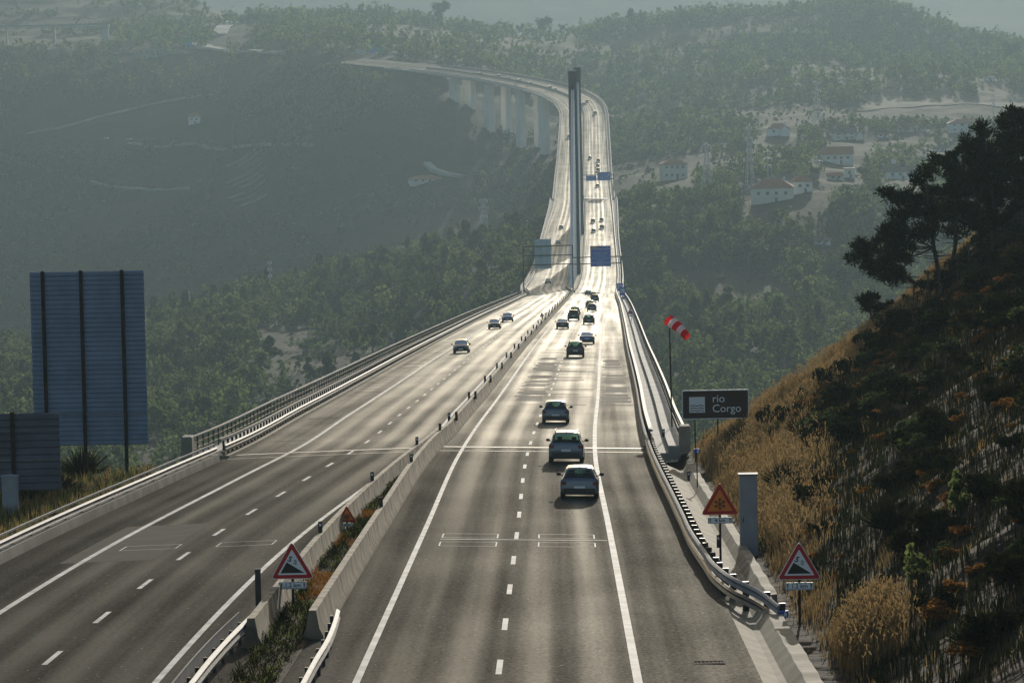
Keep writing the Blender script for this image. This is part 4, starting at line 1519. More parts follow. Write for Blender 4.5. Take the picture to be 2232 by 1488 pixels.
def build_gantries():
    # near gantry: tubes over both carriageways
    Y = 1045.0
    g = at(Y, 0)[2]
    X = lambda px, py: unproj(px, py, Y)
    base = at(Y, 0)
    t = thing("sign_gantry", "dark tubular gantry over both carriageways carrying a big blue sign and a sign back", "gantry", base)
    loc = lambda P: np.array(P) - base
    pl, pm, pr = X(1140, 537), X(1247.5, 534), X(1354, 558)
    for nm, P, zt in (("left", pl, pl[2]), ("mid", pm, pm[2]), ("right", pr, pr[2])):
        o = P[0] - base[0]
        zb = at(Y, o)[2] if abs(o) < 14.5 else at(Y, 14)[2] - .6
        obj("column", MB().box(loc((P[0], Y, (zb + zt) / 2)), (.32, .32, zt - zb)), M['rust'], t)
    for pa, pb in (((1140, 538), (1248, 534.5)), ((1140, 557.5), (1248, 555.5)), ((1140, 578), (1248, 575)), ((1247, 561.5), (1354, 558.5)), ((1247, 576), (1354, 573))):
        A, B = X(*pa), X(*pb)
        obj("beam", MB().box(loc((A + B) / 2), (B[0] - A[0], .3, .28), np.array([[1, 0, 0], [0, 1, 0], [-(A[2] - B[2]) / (B[0] - A[0]), 0, 1]]).T.T), M['rust'], t)
    # sign back on the left
    A, B = X(1166, 586), X(1201, 521)
    w, h = B[0] - A[0], B[2] - A[2]
    c = loc(((A[0] + B[0]) / 2, Y + .3, (A[2] + B[2]) / 2))
    pn = obj("sign_back", MB().box(c, (w, .08, h)), M['skyblue2'], t)
    for k in range(1, 8):
        obj("plank_joint", MB().box(c + np.array([0, -.05, -h / 2 + h * k / 8]), (w, .03, .06)), M['panelgrey'], pn)
    for k in (-.12, .22):
        obj("rib", MB().box(c + np.array([w * k, -.08, 0]), (.07, .05, h)), M['panelgrey'], pn)
    # blue sign on the right
    A, B = X(1287, 581), X(1331, 535)
    w, h = B[0] - A[0], B[2] - A[2]
    c = loc(((A[0] + B[0]) / 2, Y - .3, (A[2] + B[2]) / 2))
    pn = obj("direction_panel", MB().box(c, (w, .08, h)), M['blue'], t)
    f = -.042
    for zz in (.34, -.32):
        obj("rule", MB().box(c + np.array([0, f - .004, h * zz]), (w * .99, .008, .07)), M['white'], pn)
    obj("exit_badge", MB().box(c + np.array([-w * .28, f - .004, h * .42]), (w * .22, .008, h * .11)), M['yellow'], pn)
    L = lambda s, dx, dz, sz, m: lettering(pn, s, c[0] + dx * w, c[1] + f - .006, c[2] + dz * h, sz, m)
    L("24", -.28, .42, .55, M['black'])
    L("IP4", 0, .25, .62, M['orangered'])
    L("Vila Real oeste", 0, .13, .68, M['skyblue'])
    L("Amarante", 0, .015, .68, M['skyblue'])
    L("Parada de Cunhos", 0, -.1, .66, M['skyblue'])
    L("hospital", 0, -.21, .68, M['skyblue'])
    L("2000 m", 0, -.41, .68, M['skyblue'])
    ar = MB()
    x0, z0 = c[0] + .33 * w, c[2] + .42 * h
    ar.tube((x0 - .3, c[1] + f - .01, z0 - .15), (x0 + .1, c[1] + f - .01, z0 + .1), .07, n=5)
    ar.prism([(x0 - .05, z0 + .2), (x0 + .22, z0 + .22), (x0 + .2, z0 - .1)], c[1] + f - .03, c[1] + f - .01)
    obj("arrow_symbol", ar, M['skyblue'], pn)

    # far gantry, over the right carriageway beyond the masts
    Y = 1700.0
    base = at(Y, 0)
    X = lambda px, py: unproj(px, py, Y)
    loc = lambda P: np.array(P) - base
    t = thing("sign_gantry", "gantry beyond the mast carrying two blue signs over the right carriageway", "gantry", base)
    for px in (1268, 1337):
        P = X(px, 378); o = P[0] - base[0]
        zb = at(Y, min(o, 14.0))[2] - .4
        obj("column", MB().box(loc((P[0], Y, (zb + P[2]) / 2)), (.35, .35, P[2] - zb)), M['rust'], t)
    for ya, yb in ((382.5, 380), (391.5, 389)):
        A, B = X(1268, ya), X(1338, yb)
        obj("beam", MB().box(loc((A + B) / 2), (B[0] - A[0], .3, .3)), M['rust'], t)
    def panel(x0, y0, x1, y1, lines, arrow, badge):
        A, B = X(x0, y1), X(x1, y0)
        w, h = B[0] - A[0], B[2] - A[2]
        c = loc(((A[0] + B[0]) / 2, Y - .3, (A[2] + B[2]) / 2))
        pn = obj("direction_panel", MB().box(c, (w, .08, h)), M['blue2'], t)
        for s, dx, dz, sz, m in lines:
            lettering(pn, s, c[0] + dx * w, c[1] - .05, c[2] + dz * h, sz, m)
        mb = MB()
        (xa, za), (xb, zb) = arrow
        mb.tube((c[0] + xa * w, c[1] - .05, c[2] + za * h), (c[0] + xb * w, c[1] - .05, c[2] + zb * h), .09, n=6)
        obj("arrow_symbol", mb, M['white'], pn)
        if badge: obj("exit_badge", MB().box(c + np.array([-w * .43, -.05, h * .4]), (w * .13, .02, h * .17)), M['yellow'], pn)
    panel(1277, 382.5, 1300, 394.5, [("A 4", .05, .28, .62, M['white']), ("Porto", .05, -.05, .7, M['skyblue']), ("Bragança", .05, -.33, .62, M['skyblue'])], ((-.4, -.38), (-.4, .38)), False)
    panel(1302, 374.5, 1330.5, 393.8, [("IP4", -.08, .25, .7, M['orangered']), ("Amarante", -.06, -.1, .75, M['skyblue']), ("Vila Real oeste", -.08, -.3, .68, M['skyblue'])], ((.26, -.1), (.44, .36)), True)


M['signback2'] = mat("dull_sign_back", (.1, .115, .145), .6, metal=.1, var=.2, scale=.8)
M['sockred'] = leaf_mat("windsock_red", (.6, .015, .02), (.65, .02, .025), .4, (.9, .03, .03))
M['sockwhite'] = leaf_mat("windsock_white", (.85, .85, .85), (.9, .9, .9), .35)
M['skyblue2'] = mat("pale_sign_back", (.5, .66, .72), .55, metal=.05, var=.12, scale=.4)
M['blue2'] = mat("sign_mid_blue", (.02, .2, .75), .4)
M['orangered'] = mat("sign_vermilion", (.7, .12, .05), .5)
build_signs()
build_gantries()

# ------------------------------------------------------------------ cars
KINDS = {
    # stations from the rear: (y/L, half width factor, bottom, belt height, top height, roof half width factor)
    'hatch': dict(L=4.15, W=1.78, st=[(-.5, .90, .42, .60, .64, .84), (-.495, .95, .30, .82, .88, .86), (-.478, .985, .26, .94, .985, .84), (-.40, 1, .24, .97, 1.36, .66), (-.36, 1, .2, .96, 1.44, .66),
                                      (-.2, 1, .19, .94, 1.49, .68), (.0, 1, .19, .92, 1.48, .68), (.1, 1, .19, .91, 1.42, .68), (.26, 1, .2, .90, .99, .80), (.38, .98, .22, .82, .87, .80), (.46, .93, .24, .68, .74, .8), (.5, .8, .34, .52, .56, .7)],
                  rear=(2, 3), wind=(7, 8), side=(3, 7)),
    'suv': dict(L=4.6, W=1.88, st=[(-.5, .92, .5, .70, .74, .88), (-.495, .97, .36, .98, 1.02, .88), (-.485, .99, .32, 1.08, 1.13, .84), (-.43, 1, .3, 1.1, 1.58, .70), (-.39, 1, .26, 1.08, 1.66, .71),
                                   (-.2, 1, .25, 1.06, 1.71, .72), (.02, 1, .25, 1.04, 1.70, .72), (.1, 1, .25, 1.03, 1.63, .71), (.24, 1, .26, 1.02, 1.12, .82), (.38, .99, .28, .96, 1.02, .82), (.46, .95, .3, .8, .88, .82), (.5, .84, .4, .62, .66, .74)],
                rear=(2, 3), wind=(7, 8), side=(3, 7)),
    'sedan': dict(L=4.6, W=1.8, st=[(-.5, .88, .42, .66, .7, .84), (-.49, .95, .3, .90, .95, .86), (-.44, .985, .24, .96, 1.0, .84), (-.35, 1, .2, .96, 1.03, .82), (-.20, 1, .19, .95, 1.38, .64),
                                    (-.1, 1, .18, .93, 1.44, .66), (.0, 1, .18, .92, 1.44, .66), (.07, 1, .18, .91, 1.39, .66), (.22, 1, .2, .90, .98, .8), (.36, .98, .2, .84, .89, .8), (.46, .93, .24, .7, .76, .8), (.5, .8, .34, .52, .56, .7)],
                  rear=(3, 4), wind=(7, 8), side=(4, 7)),
}
PAINTS = {
    'silver': mat("car_paint_silver", (.13, .16, .21), .3, metal=.35, coat=.5),
    'white': mat("car_paint_white", (.5, .52, .55), .35, coat=.5),
    'dark': mat("car_paint_black", (.01, .01, .012), .3, coat=.5),
    'blue': mat("car_paint_blue", (.07, .13, .3), .3, metal=.3, coat=.5),
    'grey': mat("car_paint_grey", (.07, .08, .095), .3, metal=.4, coat=.5),
    'teal': mat("car_paint_green", (.12, .24, .22), .35, metal=.3, coat=.4),
    'red': mat("car_paint_maroon", (.14, .03, .035), .35, coat=.4),
}


def car_proto(kindname):
    K = KINDS[kindname]; L, W = K['L'], K['W']
    S = K['st']
    # refine the stations so that curves read as curves
    R = []; owner = []
    sub = 4
    for i in range(len(S) - 1):
        for k in range(sub if i < len(S) - 2 else sub + 1):
            u = k / sub
            R.append([S[i][j] * (1 - u) + S[i + 1][j] * u for j in range(6)]); owner.append(min(i, len(S) - 2))
    root = bpy.data.objects.new("car", None); COL.objects.link(root)

    def ring(r):
        y, wf, zb, zbelt, zt, rf = r
        y *= L; w = W / 2 * wf; wr = W / 2 * rf
        mid = zb + (zbelt - zb) * .55
        half = [(0, zb), (w * .82, zb), (w * .97, zb + .1), (w, mid), (w * .985, zbelt - .09), (w * .93, zbelt), (wr + (w * .93 - wr) * .12, zt - (zt - zbelt) * .16), (wr * .9, zt - .012), (wr * .5, zt + .012), (0, zt + .02)]
        pts = [(x, y, z) for x, z in half] + [(-x, y, z) for x, z in reversed(half[1:-1])]
        return pts
    rings = [ring(r) for r in R]
    n = len(rings[0])
    body, rearw, windw, sidel, sider = MB(), MB(), MB(), MB(), MB()
    half_n = 10
    for mb in (body, rearw, windw, sidel, sider):
        for r in rings: mb.v.extend(r)
    for i in range(len(rings) - 1):
        st = owner[i]; fr = (i % sub)
        for j in range(n):
            a, b = i * n + j, i * n + (j + 1) % n
            f = (a, b, b + n, a + n)
            top = j in (7, 8, 9, 10)            # roof strip
            sidej = j in (5, 6) or j in (11, 12)
            tgt = body
            if K['rear'][0] == st and j in (6, 7, 8, 9, 10, 11) and not (j in (6, 11)): tgt = rearw
            elif K['wind'][0] == st and top: tgt = windw
            elif K['side'][0] <= st < K['side'][1] and j in (5, 12) and not (st == K['side'][0] and fr < 1) and not (st == 5 and fr == 3):
                tgt = sidel if j == 5 else sider
            tgt.f.append(f); tgt.m.append(0)
    body.f.append(tuple(reversed(range(n)))); body.m.append(0)
    k = (len(rings) - 1) * n
    body.f.append(tuple(k + j for j in range(n))); body.m.append(0)

    def clean(mb):
        used = sorted({i for f in mb.f for i in f}); mp = {o: i for i, o in enumerate(used)}
        mb.v = [mb.v[i] for i in used]; mb.f = [tuple(mp[i] for i in f) for f in mb.f]
        return mb
    bo = obj("body", clean(body), PAINTS['silver'], root, 35)
    obj("rear_window", clean(rearw), M['glass'], root, True)
    obj("windscreen", clean(windw), M['glass'], root, True)
    for m_ in (sidel, sider):
        obj("side_window", clean(m_), M['glass'], root, True)
    # wheels
    wr = .33 if kindname != 'suv' else .37
    for sx in (-1, 1):
        for yy in (-.3, .31):
            mb = MB()
            cx = sx * (W / 2 - .12); y = yy * L
            prof = [(-.11, .6), (-.11, .92), (-.08, 1.0), (.08, 1.0), (.11, .92), (.11, .6)]
            rr = []
            for k in range(20):
                t = 2 * math.pi * k / 20
                rr.append([(cx + o, y + math.cos(t) * wr * q, wr + math.sin(t) * wr * q) for o, q in prof])
            rr.append(rr[0])
            mb.rings(rr, False, False)
            wh = obj("wheel", mb, M['rubber'], root, 40)
            mb = MB().tube((cx - sx * .06, y, wr), (cx + sx * .1, y, wr), wr * .62, wr * .6, 16)
            obj("rim", mb, M['steel'], wh)
    # mirrors
    zb = S[7][3]
    for sx in (-1, 1):
        mb = MB()
        x0 = sx * W / 2 * .93; y0 = S[7][0] * L + .42
        c = np.array([x0 + sx * .17, y0, zb + .09])
        rr = []
        for dy, k in ((-.07, .85), (-.04, 1.0), (.03, .9), (.09, .5)):
            rr.append([c + np.array([.12 * k * math.cos(t) , dy, .085 * k * math.sin(t)]) for t in np.linspace(0, 2 * math.pi, 10, endpoint=False)])
        mb.rings(rr)
        mb.tube((x0 - sx * .02, y0, zb + .02), (x0 + sx * .12, y0, zb + .06), .025, n=5)
        obj("mirror", mb, M['plastic'], root, 40)
    # bumper skirts, lamps, plates
    zb0 = S[1][2]
    obj("rear_bumper", MB().box((0, -.5 * L - .005, zb0 + .13), (W * .8, .07, .2)), M['plastic'], root)
    obj("front_bumper", MB().box((0, .5 * L - .04, zb0 + .14), (W * .74, .1, .2)), M['plastic'], root)
    zt = S[1][3] - .02
    for sx in (-1, 1):
        obj("tail_light", MB().box((sx * W * .405, -.492 * L, zt - .04), (W * .13, .06, .15)), M['tail'], root)
        obj("headlight", MB().box((sx * W * .345, .468 * L, S[10][3] - .03), (W * .18, .12, .11)), M['lamp'], root)
    obj("licence_plate", MB().box((0, -.497 * L - .03, zt - .22), (.5, .015, .11)), M['white'], root)
    obj("licence_plate", MB().box((0, .5 * L + .015, .46), (.5, .015, .11)), M['white'], root)
    obj("grille", MB().box((0, .5 * L - .0, .58), (W * .5, .03, .1)), M['plastic'], root)
    # seats with head rests, seen through the glass
    zf = S[5][2]
    for sx in (-1, 1):
        mb = MB().box((sx * .38, -.02 * L, zf + .62), (.5, .16, .62)); mb.box((sx * .38, -.02 * L, zf + 1.02), (.26, .1, .16))
        mb.box((sx * .38, .04 * L, zf + .32), (.5, .5, .16))
        obj("seat", mb, M['seat'], root)
    mb = MB().box((0, -.23 * L, zf + .58), (W * .72, .16, .6)); mb.box((0, -.18 * L, zf + .3), (W * .72, .5, .16))
    obj("rear_bench", mb, M['seat'], root)
    if kindname == 'suv':
        for sx in (-1, 1):
            mb = MB()
            mb.tube((sx * W * .31, -.38 * L, 1.73), (sx * W * .31, .06 * L, 1.76), .025, n=6)
            for yy in (-.37, -.15, .05): mb.box((sx * W * .31, yy * L, 1.71), (.04, .08, .08))
            obj("roof_rail", mb, M['darksteel'], root)
    # shark fin / aerial
    obj("aerial", MB().tube((0, S[4][0] * L + .12, S[4][4]), (0, S[4][0] * L + .02, S[4][4] + .14), .018, .008, 5), M['plastic'], root)
    return root


CAR_LIST = [
    # photo pixel of the middle of the wheels' base, kind, paint, direction (+1 away), label
    (1263, 1090, 'hatch', 'silver', 1, "silver hatchback in the right lane, nearest car of all, bright white roof"),
    (1234, 1012, 'suv', 'silver', 1, "silver estate with roof rails, second nearest car, just ahead of the nearest hatchback"),
    (1211, 925, 'hatch', 'silver', 1, "silver hatchback straddling the dashed line, third car of the near group"),
    (1254, 780, 'suv', 'dark', 1, "black off-roader with red tail lights beside the dark road patches"),
    (1279.5, 750.5, 'sedan', 'blue', 1, "blue saloon in the right lane directly ahead of the black off-roader"),
    (1226, 717, 'sedan', 'dark', 1, "black saloon in the left lane closest to the long median barrier"),
    (1250, 699, 'suv', 'dark', 1, "tall black car in the left lane ahead of the black saloon"),
    (1253, 687, 'hatch', 'dark', 1, "black hatchback half hidden behind the tall black car in the left lane"),
    (1283.5, 707, 'hatch', 'dark', 1, "black hatchback alone in the right lane level with the tall black car"),
    (1290, 679, 'hatch', 'grey', 1, "grey hatchback in the right lane behind another dark car's tail"),
    (1286, 671.5, 'hatch', 'dark', 1, "dark car partly hidden just ahead of the grey hatchback"),
    (1296.5, 658.5, 'suv', 'dark', 1, "dark car in the right lane with sun glinting below it, near the viaduct bend"),
    (1294.5, 649.5, 'hatch', 'dark', 1, "dark car half hidden near the bend, between a green car and a glinting one"),
    (1282, 645, 'hatch', 'teal', 1, "greenish hatchback in the left lane right at the expansion joint by the bend"),
    (1293.5, 507, 'hatch', 'dark', 1, "dark car under the mast spans, lower left of a square of four"),
    (1312, 499, 'suv', 'dark', 1, "dark car under the mast spans, lower right of a square of four"),
    (1292.5, 486, 'suv', 'dark', 1, "dark car under the mast spans, upper left of a square of four"),
    (1311, 482.5, 'hatch', 'grey', 1, "dark car under the mast spans, upper right of a square of four"),
    (1302, 407.5, 'hatch', 'grey', 1, "small grey car just in front of the far blue gantry signs"),
    (1303.5, 374, 'suv', 'dark', 1, "small dark car immediately above the far right blue sign"),
    (1303, 364, 'hatch', 'red', 1, "small maroon car right ahead of the one above the far blue sign"),
    (1304, 353, 'suv', 'dark', 1, "small dark car, leading three close together beyond the far gantry"),
    (1286, 346.5, 'hatch', 'dark', 1, "small dark car in the left lane beyond the far gantry, level with three others"),
    (1297.5, 249, 'suv', 'grey', 1, "small grey car right of the mast where the far curve begins"),
    (1280, 223.5, 'hatch', 'silver', 1, "tiny car touching the right edge of the mast on the curve, the upper one"),
    (1271.5, 229, 'hatch', 'white', 1, "tiny pale car touching the right edge of the mast on the curve, the lower one"),
    (1211, 197.5, 'hatch', 'white', 1, "tiny pale car on the far curve, first left of the mast top"),
    (1200, 193, 'suv', 'silver', 1, "tiny pale car on the far curve, second left of the mast top"),
    (1156, 183.5, 'hatch', 'white', 1, "tiny pale car on the far curve, third left of the mast top"),
    (1133, 178, 'suv', 'silver', 1, "tiny pale car on the far curve, fourth left of the mast top"),
    (1110, 173, 'hatch', 'silver', 1, "tiny pale car on the far curve, fifth left of the mast top"),
    (1090, 167.5, 'hatch', 'red', 1, "tiny car on the far curve, sixth left of the mast top"),
    (1048, 163, 'hatch', 'dark', 1, "tiny dark car on the far curve, the leftmost one"),
    (1005, 770, 'hatch', 'grey', -1, "grey hatchback coming towards the camera on the left carriageway, nearest there"),
    (1077.5, 717.5, 'sedan', 'dark', -1, "dark car coming on the left carriageway, behind the nearest one"),
    (1106, 702, 'hatch', 'blue', -1, "blue car coming on the left carriageway, third from the camera"),
    (1194, 617.5, 'sedan', 'silver', -1, "pale car leaving the mast's shadow on the left carriageway under the gantry"),
    (1216.5, 532, 'hatch', 'silver', -1, "pale car in the mast's shadow just right of the gantry's sign back"),
    (1223, 499, 'hatch', 'grey', -1, "small grey car on the left carriageway above the gantry's sign back"),
    (1240, 301, 'suv', 'red', -1, "small maroon car half hidden behind the left edge of the mast"),
]


def build_cars():
    protos = {k: car_proto(k) for k in KINDS}
    used = set()
    for px, py, k, paint, d, label in CAR_LIST:
        q, o = road_hit(px, py, 0.0, 60, 2500)
        L = KINDS[k]['L']
        if k in used: root = dup(protos[k])
        else: root = protos[k]; used.add(k)
        qc = q + L * .5 if d > 0 else q + L * .5
        oo = o
        root.name = "car"
        P = at(qc, oo, .012 + qc * 1.2e-5)
        h = head(qc) + (0 if d > 0 else math.pi)
        g = grade(qc) * d
        tiltx = g
        root.location = tuple(P)
        e = at(qc, oo + 1)[2] - at(qc, oo - 1)[2]
        root.rotation_euler = (tiltx, -math.atan2(e, 2) * d, h)
        tag(root, label, "car", "cars driving away on the right carriageway" if d > 0 else "cars coming on the left carriageway")
        for c in kids(root):
            if c.name.split('.')[0] in ("body",):
                c.material_slots[0].link = 'OBJECT'; c.material_slots[0].material = PAINTS[paint]


build_cars()

# ------------------------------------------------------------------ houses, masts and roads on the far hills
def house(px, py, wpx, hpx, Y, label, wall='housewall', roof='tile', kindr='hip', depth=9.0, rz=0.0, cols=3, rows=1, roof_frac=.3, band=False, chim=False, wing=None):
    P = ground_hit(px, py, Y - 260, Y + 420)
    Y = P[1]
    w = wpx * Y / FPX; h = hpx * Y / FPX
    zb = P[2] - 2.5
    t = thing("house", label, "house", (P[0], Y, zb), rz, "houses on the hillside")
    z0 = P[2] - zb; hw = h * (1 - roof_frac); hr = h * roof_frac
    mb = MB().box((0, depth / 2, (z0 + hw) / 2), (w, depth, z0 + hw))
    if kindr == 'gablefront': mb.prism([(-w / 2, z0 + hw), (w / 2, z0 + hw), (0, z0 + hw + hr)], .01, depth - .01)
    wl_ = obj("wall", mb, M[wall], t)
    e = .5
    zr = z0 + hw
    rb = MB()
    if kindr == 'hip':
        a = [(-w / 2 - e, -e, zr), (w / 2 + e, -e, zr), (w / 2 + e, depth + e, zr), (-w / 2 - e, depth + e, zr)]
        k = min(w * .3, depth * .5)
        b = [(-w / 2 + k, depth / 2 - .1, zr + hr), (w / 2 - k, depth / 2 - .1, zr + hr), (w / 2 - k, depth / 2 + .1, zr + hr), (-w / 2 + k, depth / 2 + .1, zr + hr)]
        rb.rings([[(x, y, z - .25) for x, y, z in a], a, b])
    elif kindr == 'gable':
        rb.rings([[(x, -e, zr - .25), (x, -e, zr), (x, depth / 2, zr + hr), (x, depth + e, zr), (x, depth + e, zr - .25)] for x in (-w / 2 - e, w / 2 + e)])
    elif kindr == 'gablefront':
        rb.rings([[(-w / 2 - e, y, zr - .1), (0, y, zr + hr + .3), (w / 2 + e, y, zr - .1), (w / 2 + e, y, zr - .35), (0, y, zr + hr + .02), (-w / 2 - e, y, zr - .35)] for y in (-e, depth + e)])
    else:
        rb.box((0, depth / 2, zr + .2), (w + .8, depth + .8, .4))
    rf = obj("roof", rb, M[roof], t)
    if chim: obj("chimney", MB().box((w * .28, depth * .4, zr + hr), (.8, .8, 1.8)), M['housewall'], rf)
    if band: obj("lower_storey", MB().box((0, -.25, z0 + hw * .2), (w * .9, .6, hw * .42)), M['housewall'], t)
    for r_ in range(rows):
        for c in range(cols):
            x = (c + .5) / cols * w * .86 - w * .43
            z = z0 + hw * ((r_ + .62) / rows if rows > 1 else .62)
            ww = min(1.5, w / cols * .42); wh = min(1.4, hw / rows * .42)
            fr = obj("window", MB().box((x, -.02, z), (ww + .2, .1, wh + .2)), M['housewall'], t)
            obj("pane", MB().box((x, -.06, z), (ww, .06, wh)), M['pane'], fr)
    obj("door", MB().box((w * .1, -.02 if not band else -.57, z0 + min(1.05, hw * .2)), (1.1, .1, min(2.1, hw * .4))), M['bark'], t)
    if wing:
        wx, ww2, wh2, rr = wing
        mb = MB().box((wx * w, -1.5, (z0 + hw * wh2) / 2), (ww2 * w, 6, z0 + hw * wh2))
        mb.prism([(wx * w - ww2 * w / 2, z0 + hw * wh2), (wx * w + ww2 * w / 2, z0 + hw * wh2), (wx * w, z0 + hw * wh2 + ww2 * w * .38)], -4.49, 1.4)
        obj("wing", mb, M[wall], t)
        x0 = wx * w; b = ww2 * w / 2 + .4; zt = z0 + hw * wh2
        m2 = MB().rings([[(x0 - b, y, zt - .1), (x0, y, zt + b * .78), (x0 + b, y, zt - .1), (x0 + b, y, zt - .4), (x0, y, zt + b * .78 - .3), (x0 - b, y, zt - .4)] for y in (-5, 1.6)])
        obj("wing_roof", m2, M[rr], t)
    return t


def build_houses():
    house(1471, 392, 56, 44, 1735, "tall cream house with an orange roof, alone left of the village near the viaduct", 'housecream', 'tile', 'hip', 10, .1, 4, 2, .22)
    house(1683, 440, 92, 50, 1680, "large pale house with an orange hipped roof at the front of the village", 'housecream', 'tile', 'hip', 11, -.1, 4, 1, .36, chim=True)
    house(1752, 420, 40, 38, 1700, "white house with a tan hipped roof, right of the large front house", 'housewall', 'tile', 'hip', 8, .2, 2, 1, .34)
    house(1740, 408, 88, 30, 1740, "long white house with a dark roof behind the tan-roofed one", 'housewall', 'tiledark', 'gable', 10, 0, 5, 1, .4, chim=True)
    house(1827, 358, 66, 38, 1900, "long house with a red-brown roof over a bright white ground floor", 'housecream', 'tile', 'gable', 11, 0, 4, 1, .4, band=True)
    house(1852, 388, 22, 22, 1760, "small white tower-like building with a flat roof", 'housewall', 'tile', 'flat', 5, 0, 1, 1, .1)
    house(1822, 392, 30, 16, 1720, "low shed with an orange lean-to roof beside the white tower-like building", 'housegrey', 'tile', 'gable', 5, .1, 2, 1, .4)
    house(1697, 296, 48, 27, 2140, "white gabled house highest up on the left of the village", 'housewall', 'tile', 'hip', 10, 0, 2, 1, .4, chim=True, wing=(.28, .42, .85, 'tile'))
    house(1742, 301, 9, 8, 2120, "tiny white hut between the two upper houses", 'housewall', 'tile', 'flat', 4, 0, 1, 1, .1)
    house(1842, 304, 50, 26, 2110, "cream house with a dark roof and a pointed white gable at its right end", 'housecream', 'tiledark', 'gable', 9, 0, 3, 2, .4, wing=(.62, .3, .8, 'tiledark'))
    house(1990, 288, 56, 26, 2150, "pale low house with a red roof at the upper right of the village", 'housecream', 'tile', 'gable', 9, 0, 3, 1, .4)
    house(2105, 288, 74, 28, 2160, "wide pale two-storey house farthest right, just above the dark pines", 'housegrey', 'tile', 'hip', 10, 0, 4, 2, .3)
    house(1963, 390, 60, 26, 1840, "white house with a dark flat-pitched roof left of the tall pines", 'housewall', 'tiledark', 'gable', 9, 0, 3, 1, .35)
    house(2158, 178, 24, 10, 2720, "little white hut at the top edge of the pale field", 'housewall', 'tile', 'flat', 6, 0, 1, 1, .1)
    house(1793, 532, 34, 14, 1500, "low white sheds half hidden among the trees below the village", 'housegrey', 'tiledark', 'gable', 6, 0, 2, 1, .35)
    house(930, 397, 72, 15, 2260, "long low farmhouse with an orange roof in the valley left of the mast", 'housegrey', 'tile', 'hip', 12, .15, 4, 1, .5)
    house(423, 270, 25, 24, 2680, "small white house with an orange roof alone on the left hillside", 'housewall', 'tile', 'hip', 7, 0, 2, 1, .3)
    house(1655, 402, 34, 9, 1700, "low white shed roof line behind the large front house", 'housewall', 'tiledark', 'gable', 5, 0, 2, 1, .4)
    house(1785, 344, 16, 9, 1890, "small white outbuilding left of the red-brown roofed house", 'housewall', 'tile', 'flat', 4, 0, 1, 1, .1)
    house(1925, 300, 22, 11, 2120, "small white house between the pointed gable house and the red-roofed one", 'housewall', 'tile', 'hip', 6, 0, 2, 1, .35)
    house(2050, 330, 26, 11, 2020, "small pale house alone below the upper row, left of the pines", 'housewall', 'tiledark', 'gable', 6, 0, 2, 1, .4)
    # satellite dish in the village
    Y = 1835.0
    P = unproj(1947, 352, Y)
    g = float(gz(P[0], Y))
    t = thing("satellite_dish", "large white satellite dish on a pole left of the white house", "satellite dish", (P[0], Y, g - 1))
    z = P[2] - g + 1
    obj("pole", MB().tube((0, 0, 0), (0, 0, z), .08), M['steel'], t)
    mb = MB(); rr = []
    for k, (r_, d) in enumerate(((.05, .3), (.6, .22), (1.0, .1), (1.3, 0))):
        rr.append([(r_ * math.cos(a), d - .3, z + r_ * math.sin(a)) for a in np.linspace(0, 2 * math.pi, 16, endpoint=False)])
    mb.rings(rr, True, False)
    obj("dish", mb, M['housewall'], t, True)


def lattice(px, ptop, pbase, Y, label, wpx=10, pole=False):
    B = unproj(px, pbase, Y); B[2] = min(B[2], float(gz(B[0], Y)))
    Tz = unproj(px, ptop, Y)[2]
    H = Tz - B[2] + 1
    t = thing("transmission_tower", label, "pylon", (B[0], Y, B[2] - 1), .3, "power line masts")
    w = wpx * Y / FPX
    m = M['steelpale']
    if pole:
        obj("pole", MB().tube((0, 0, 0), (0, 0, H), .35, .18, 8), m, t)
    else:
        mb = MB(); n = 9
        rad = lambda u: (w * .5) * (1 - u)**1.3 + .45
        for sx in (-1, 1):
            for sy in (-1, 1):
                for k in range(n):
                    a, b = k / n, (k + 1) / n
                    mb.tube((sx * rad(a), sy * rad(a), a * H), (sx * rad(b), sy * rad(b), b * H), .16, n=4)
        for k in range(n):
            a, b = k / n, (k + 1) / n
            for s in (-1, 1):
                for q in (-1, 1):
                    mb.tube((-q * rad(a), s * rad(a), a * H), (q * rad(b), s * rad(b), b * H), .09, n=4)
                    mb.tube((s * rad(a), -q * rad(a), a * H), (s * rad(b), q * rad(b), b * H), .09, n=4)
        obj("lattice", mb, m, t)
    for k in range(3):
        z = H * (.97 - .16 * k); hw = w * (.42 + (.08 if k == 1 else 0))
        ar = obj("cross_arm", MB().box((0, 0, z), (hw * 2, .25, .3)), m, t)
        for s in (-1, 1):
            obj("insulator", MB().tube((s * hw, 0, z), (s * hw, 0, z - 1.4), .28, .28, 6), M['white'], ar)


def build_masts():
    lattice(1541, 313, 392, 1745, "lattice power mast with three curved arms, just right of the tall cream house", 22)
    lattice(1634, 272, 385, 1800, "slim lattice power mast with bright white upper part above the village", 15)
    lattice(1674, 328, 374, 1790, "power pole with double arms right of the slim white-topped mast", 18, True)
    lattice(1781, 175, 268, 2250, "tall lattice power mast highest on the right hillside", 18)
    lattice(1055, 432, 486, 1700, "lattice power mast on the wooded ridge left of the mast spans", 20)
    lattice(589, 567, 615, 1650, "thin power pole rising behind the left ridge's trees", 8, True)
    lattice(411, 634, 664, 1640, "short power pole top showing above the left ridge's conifers", 7, True)
    lattice(2165, 205, 262, 2300, "pale power pole above the tall pines at the right", 8, True)
    lattice(98, 810, 892, 1000, "lamp-like pole low in the valley left of the tall sign back", 5, True)


M['steelpale'] = mat("pale_galvanised_steel", (.6, .62, .63), .5, metal=.3)


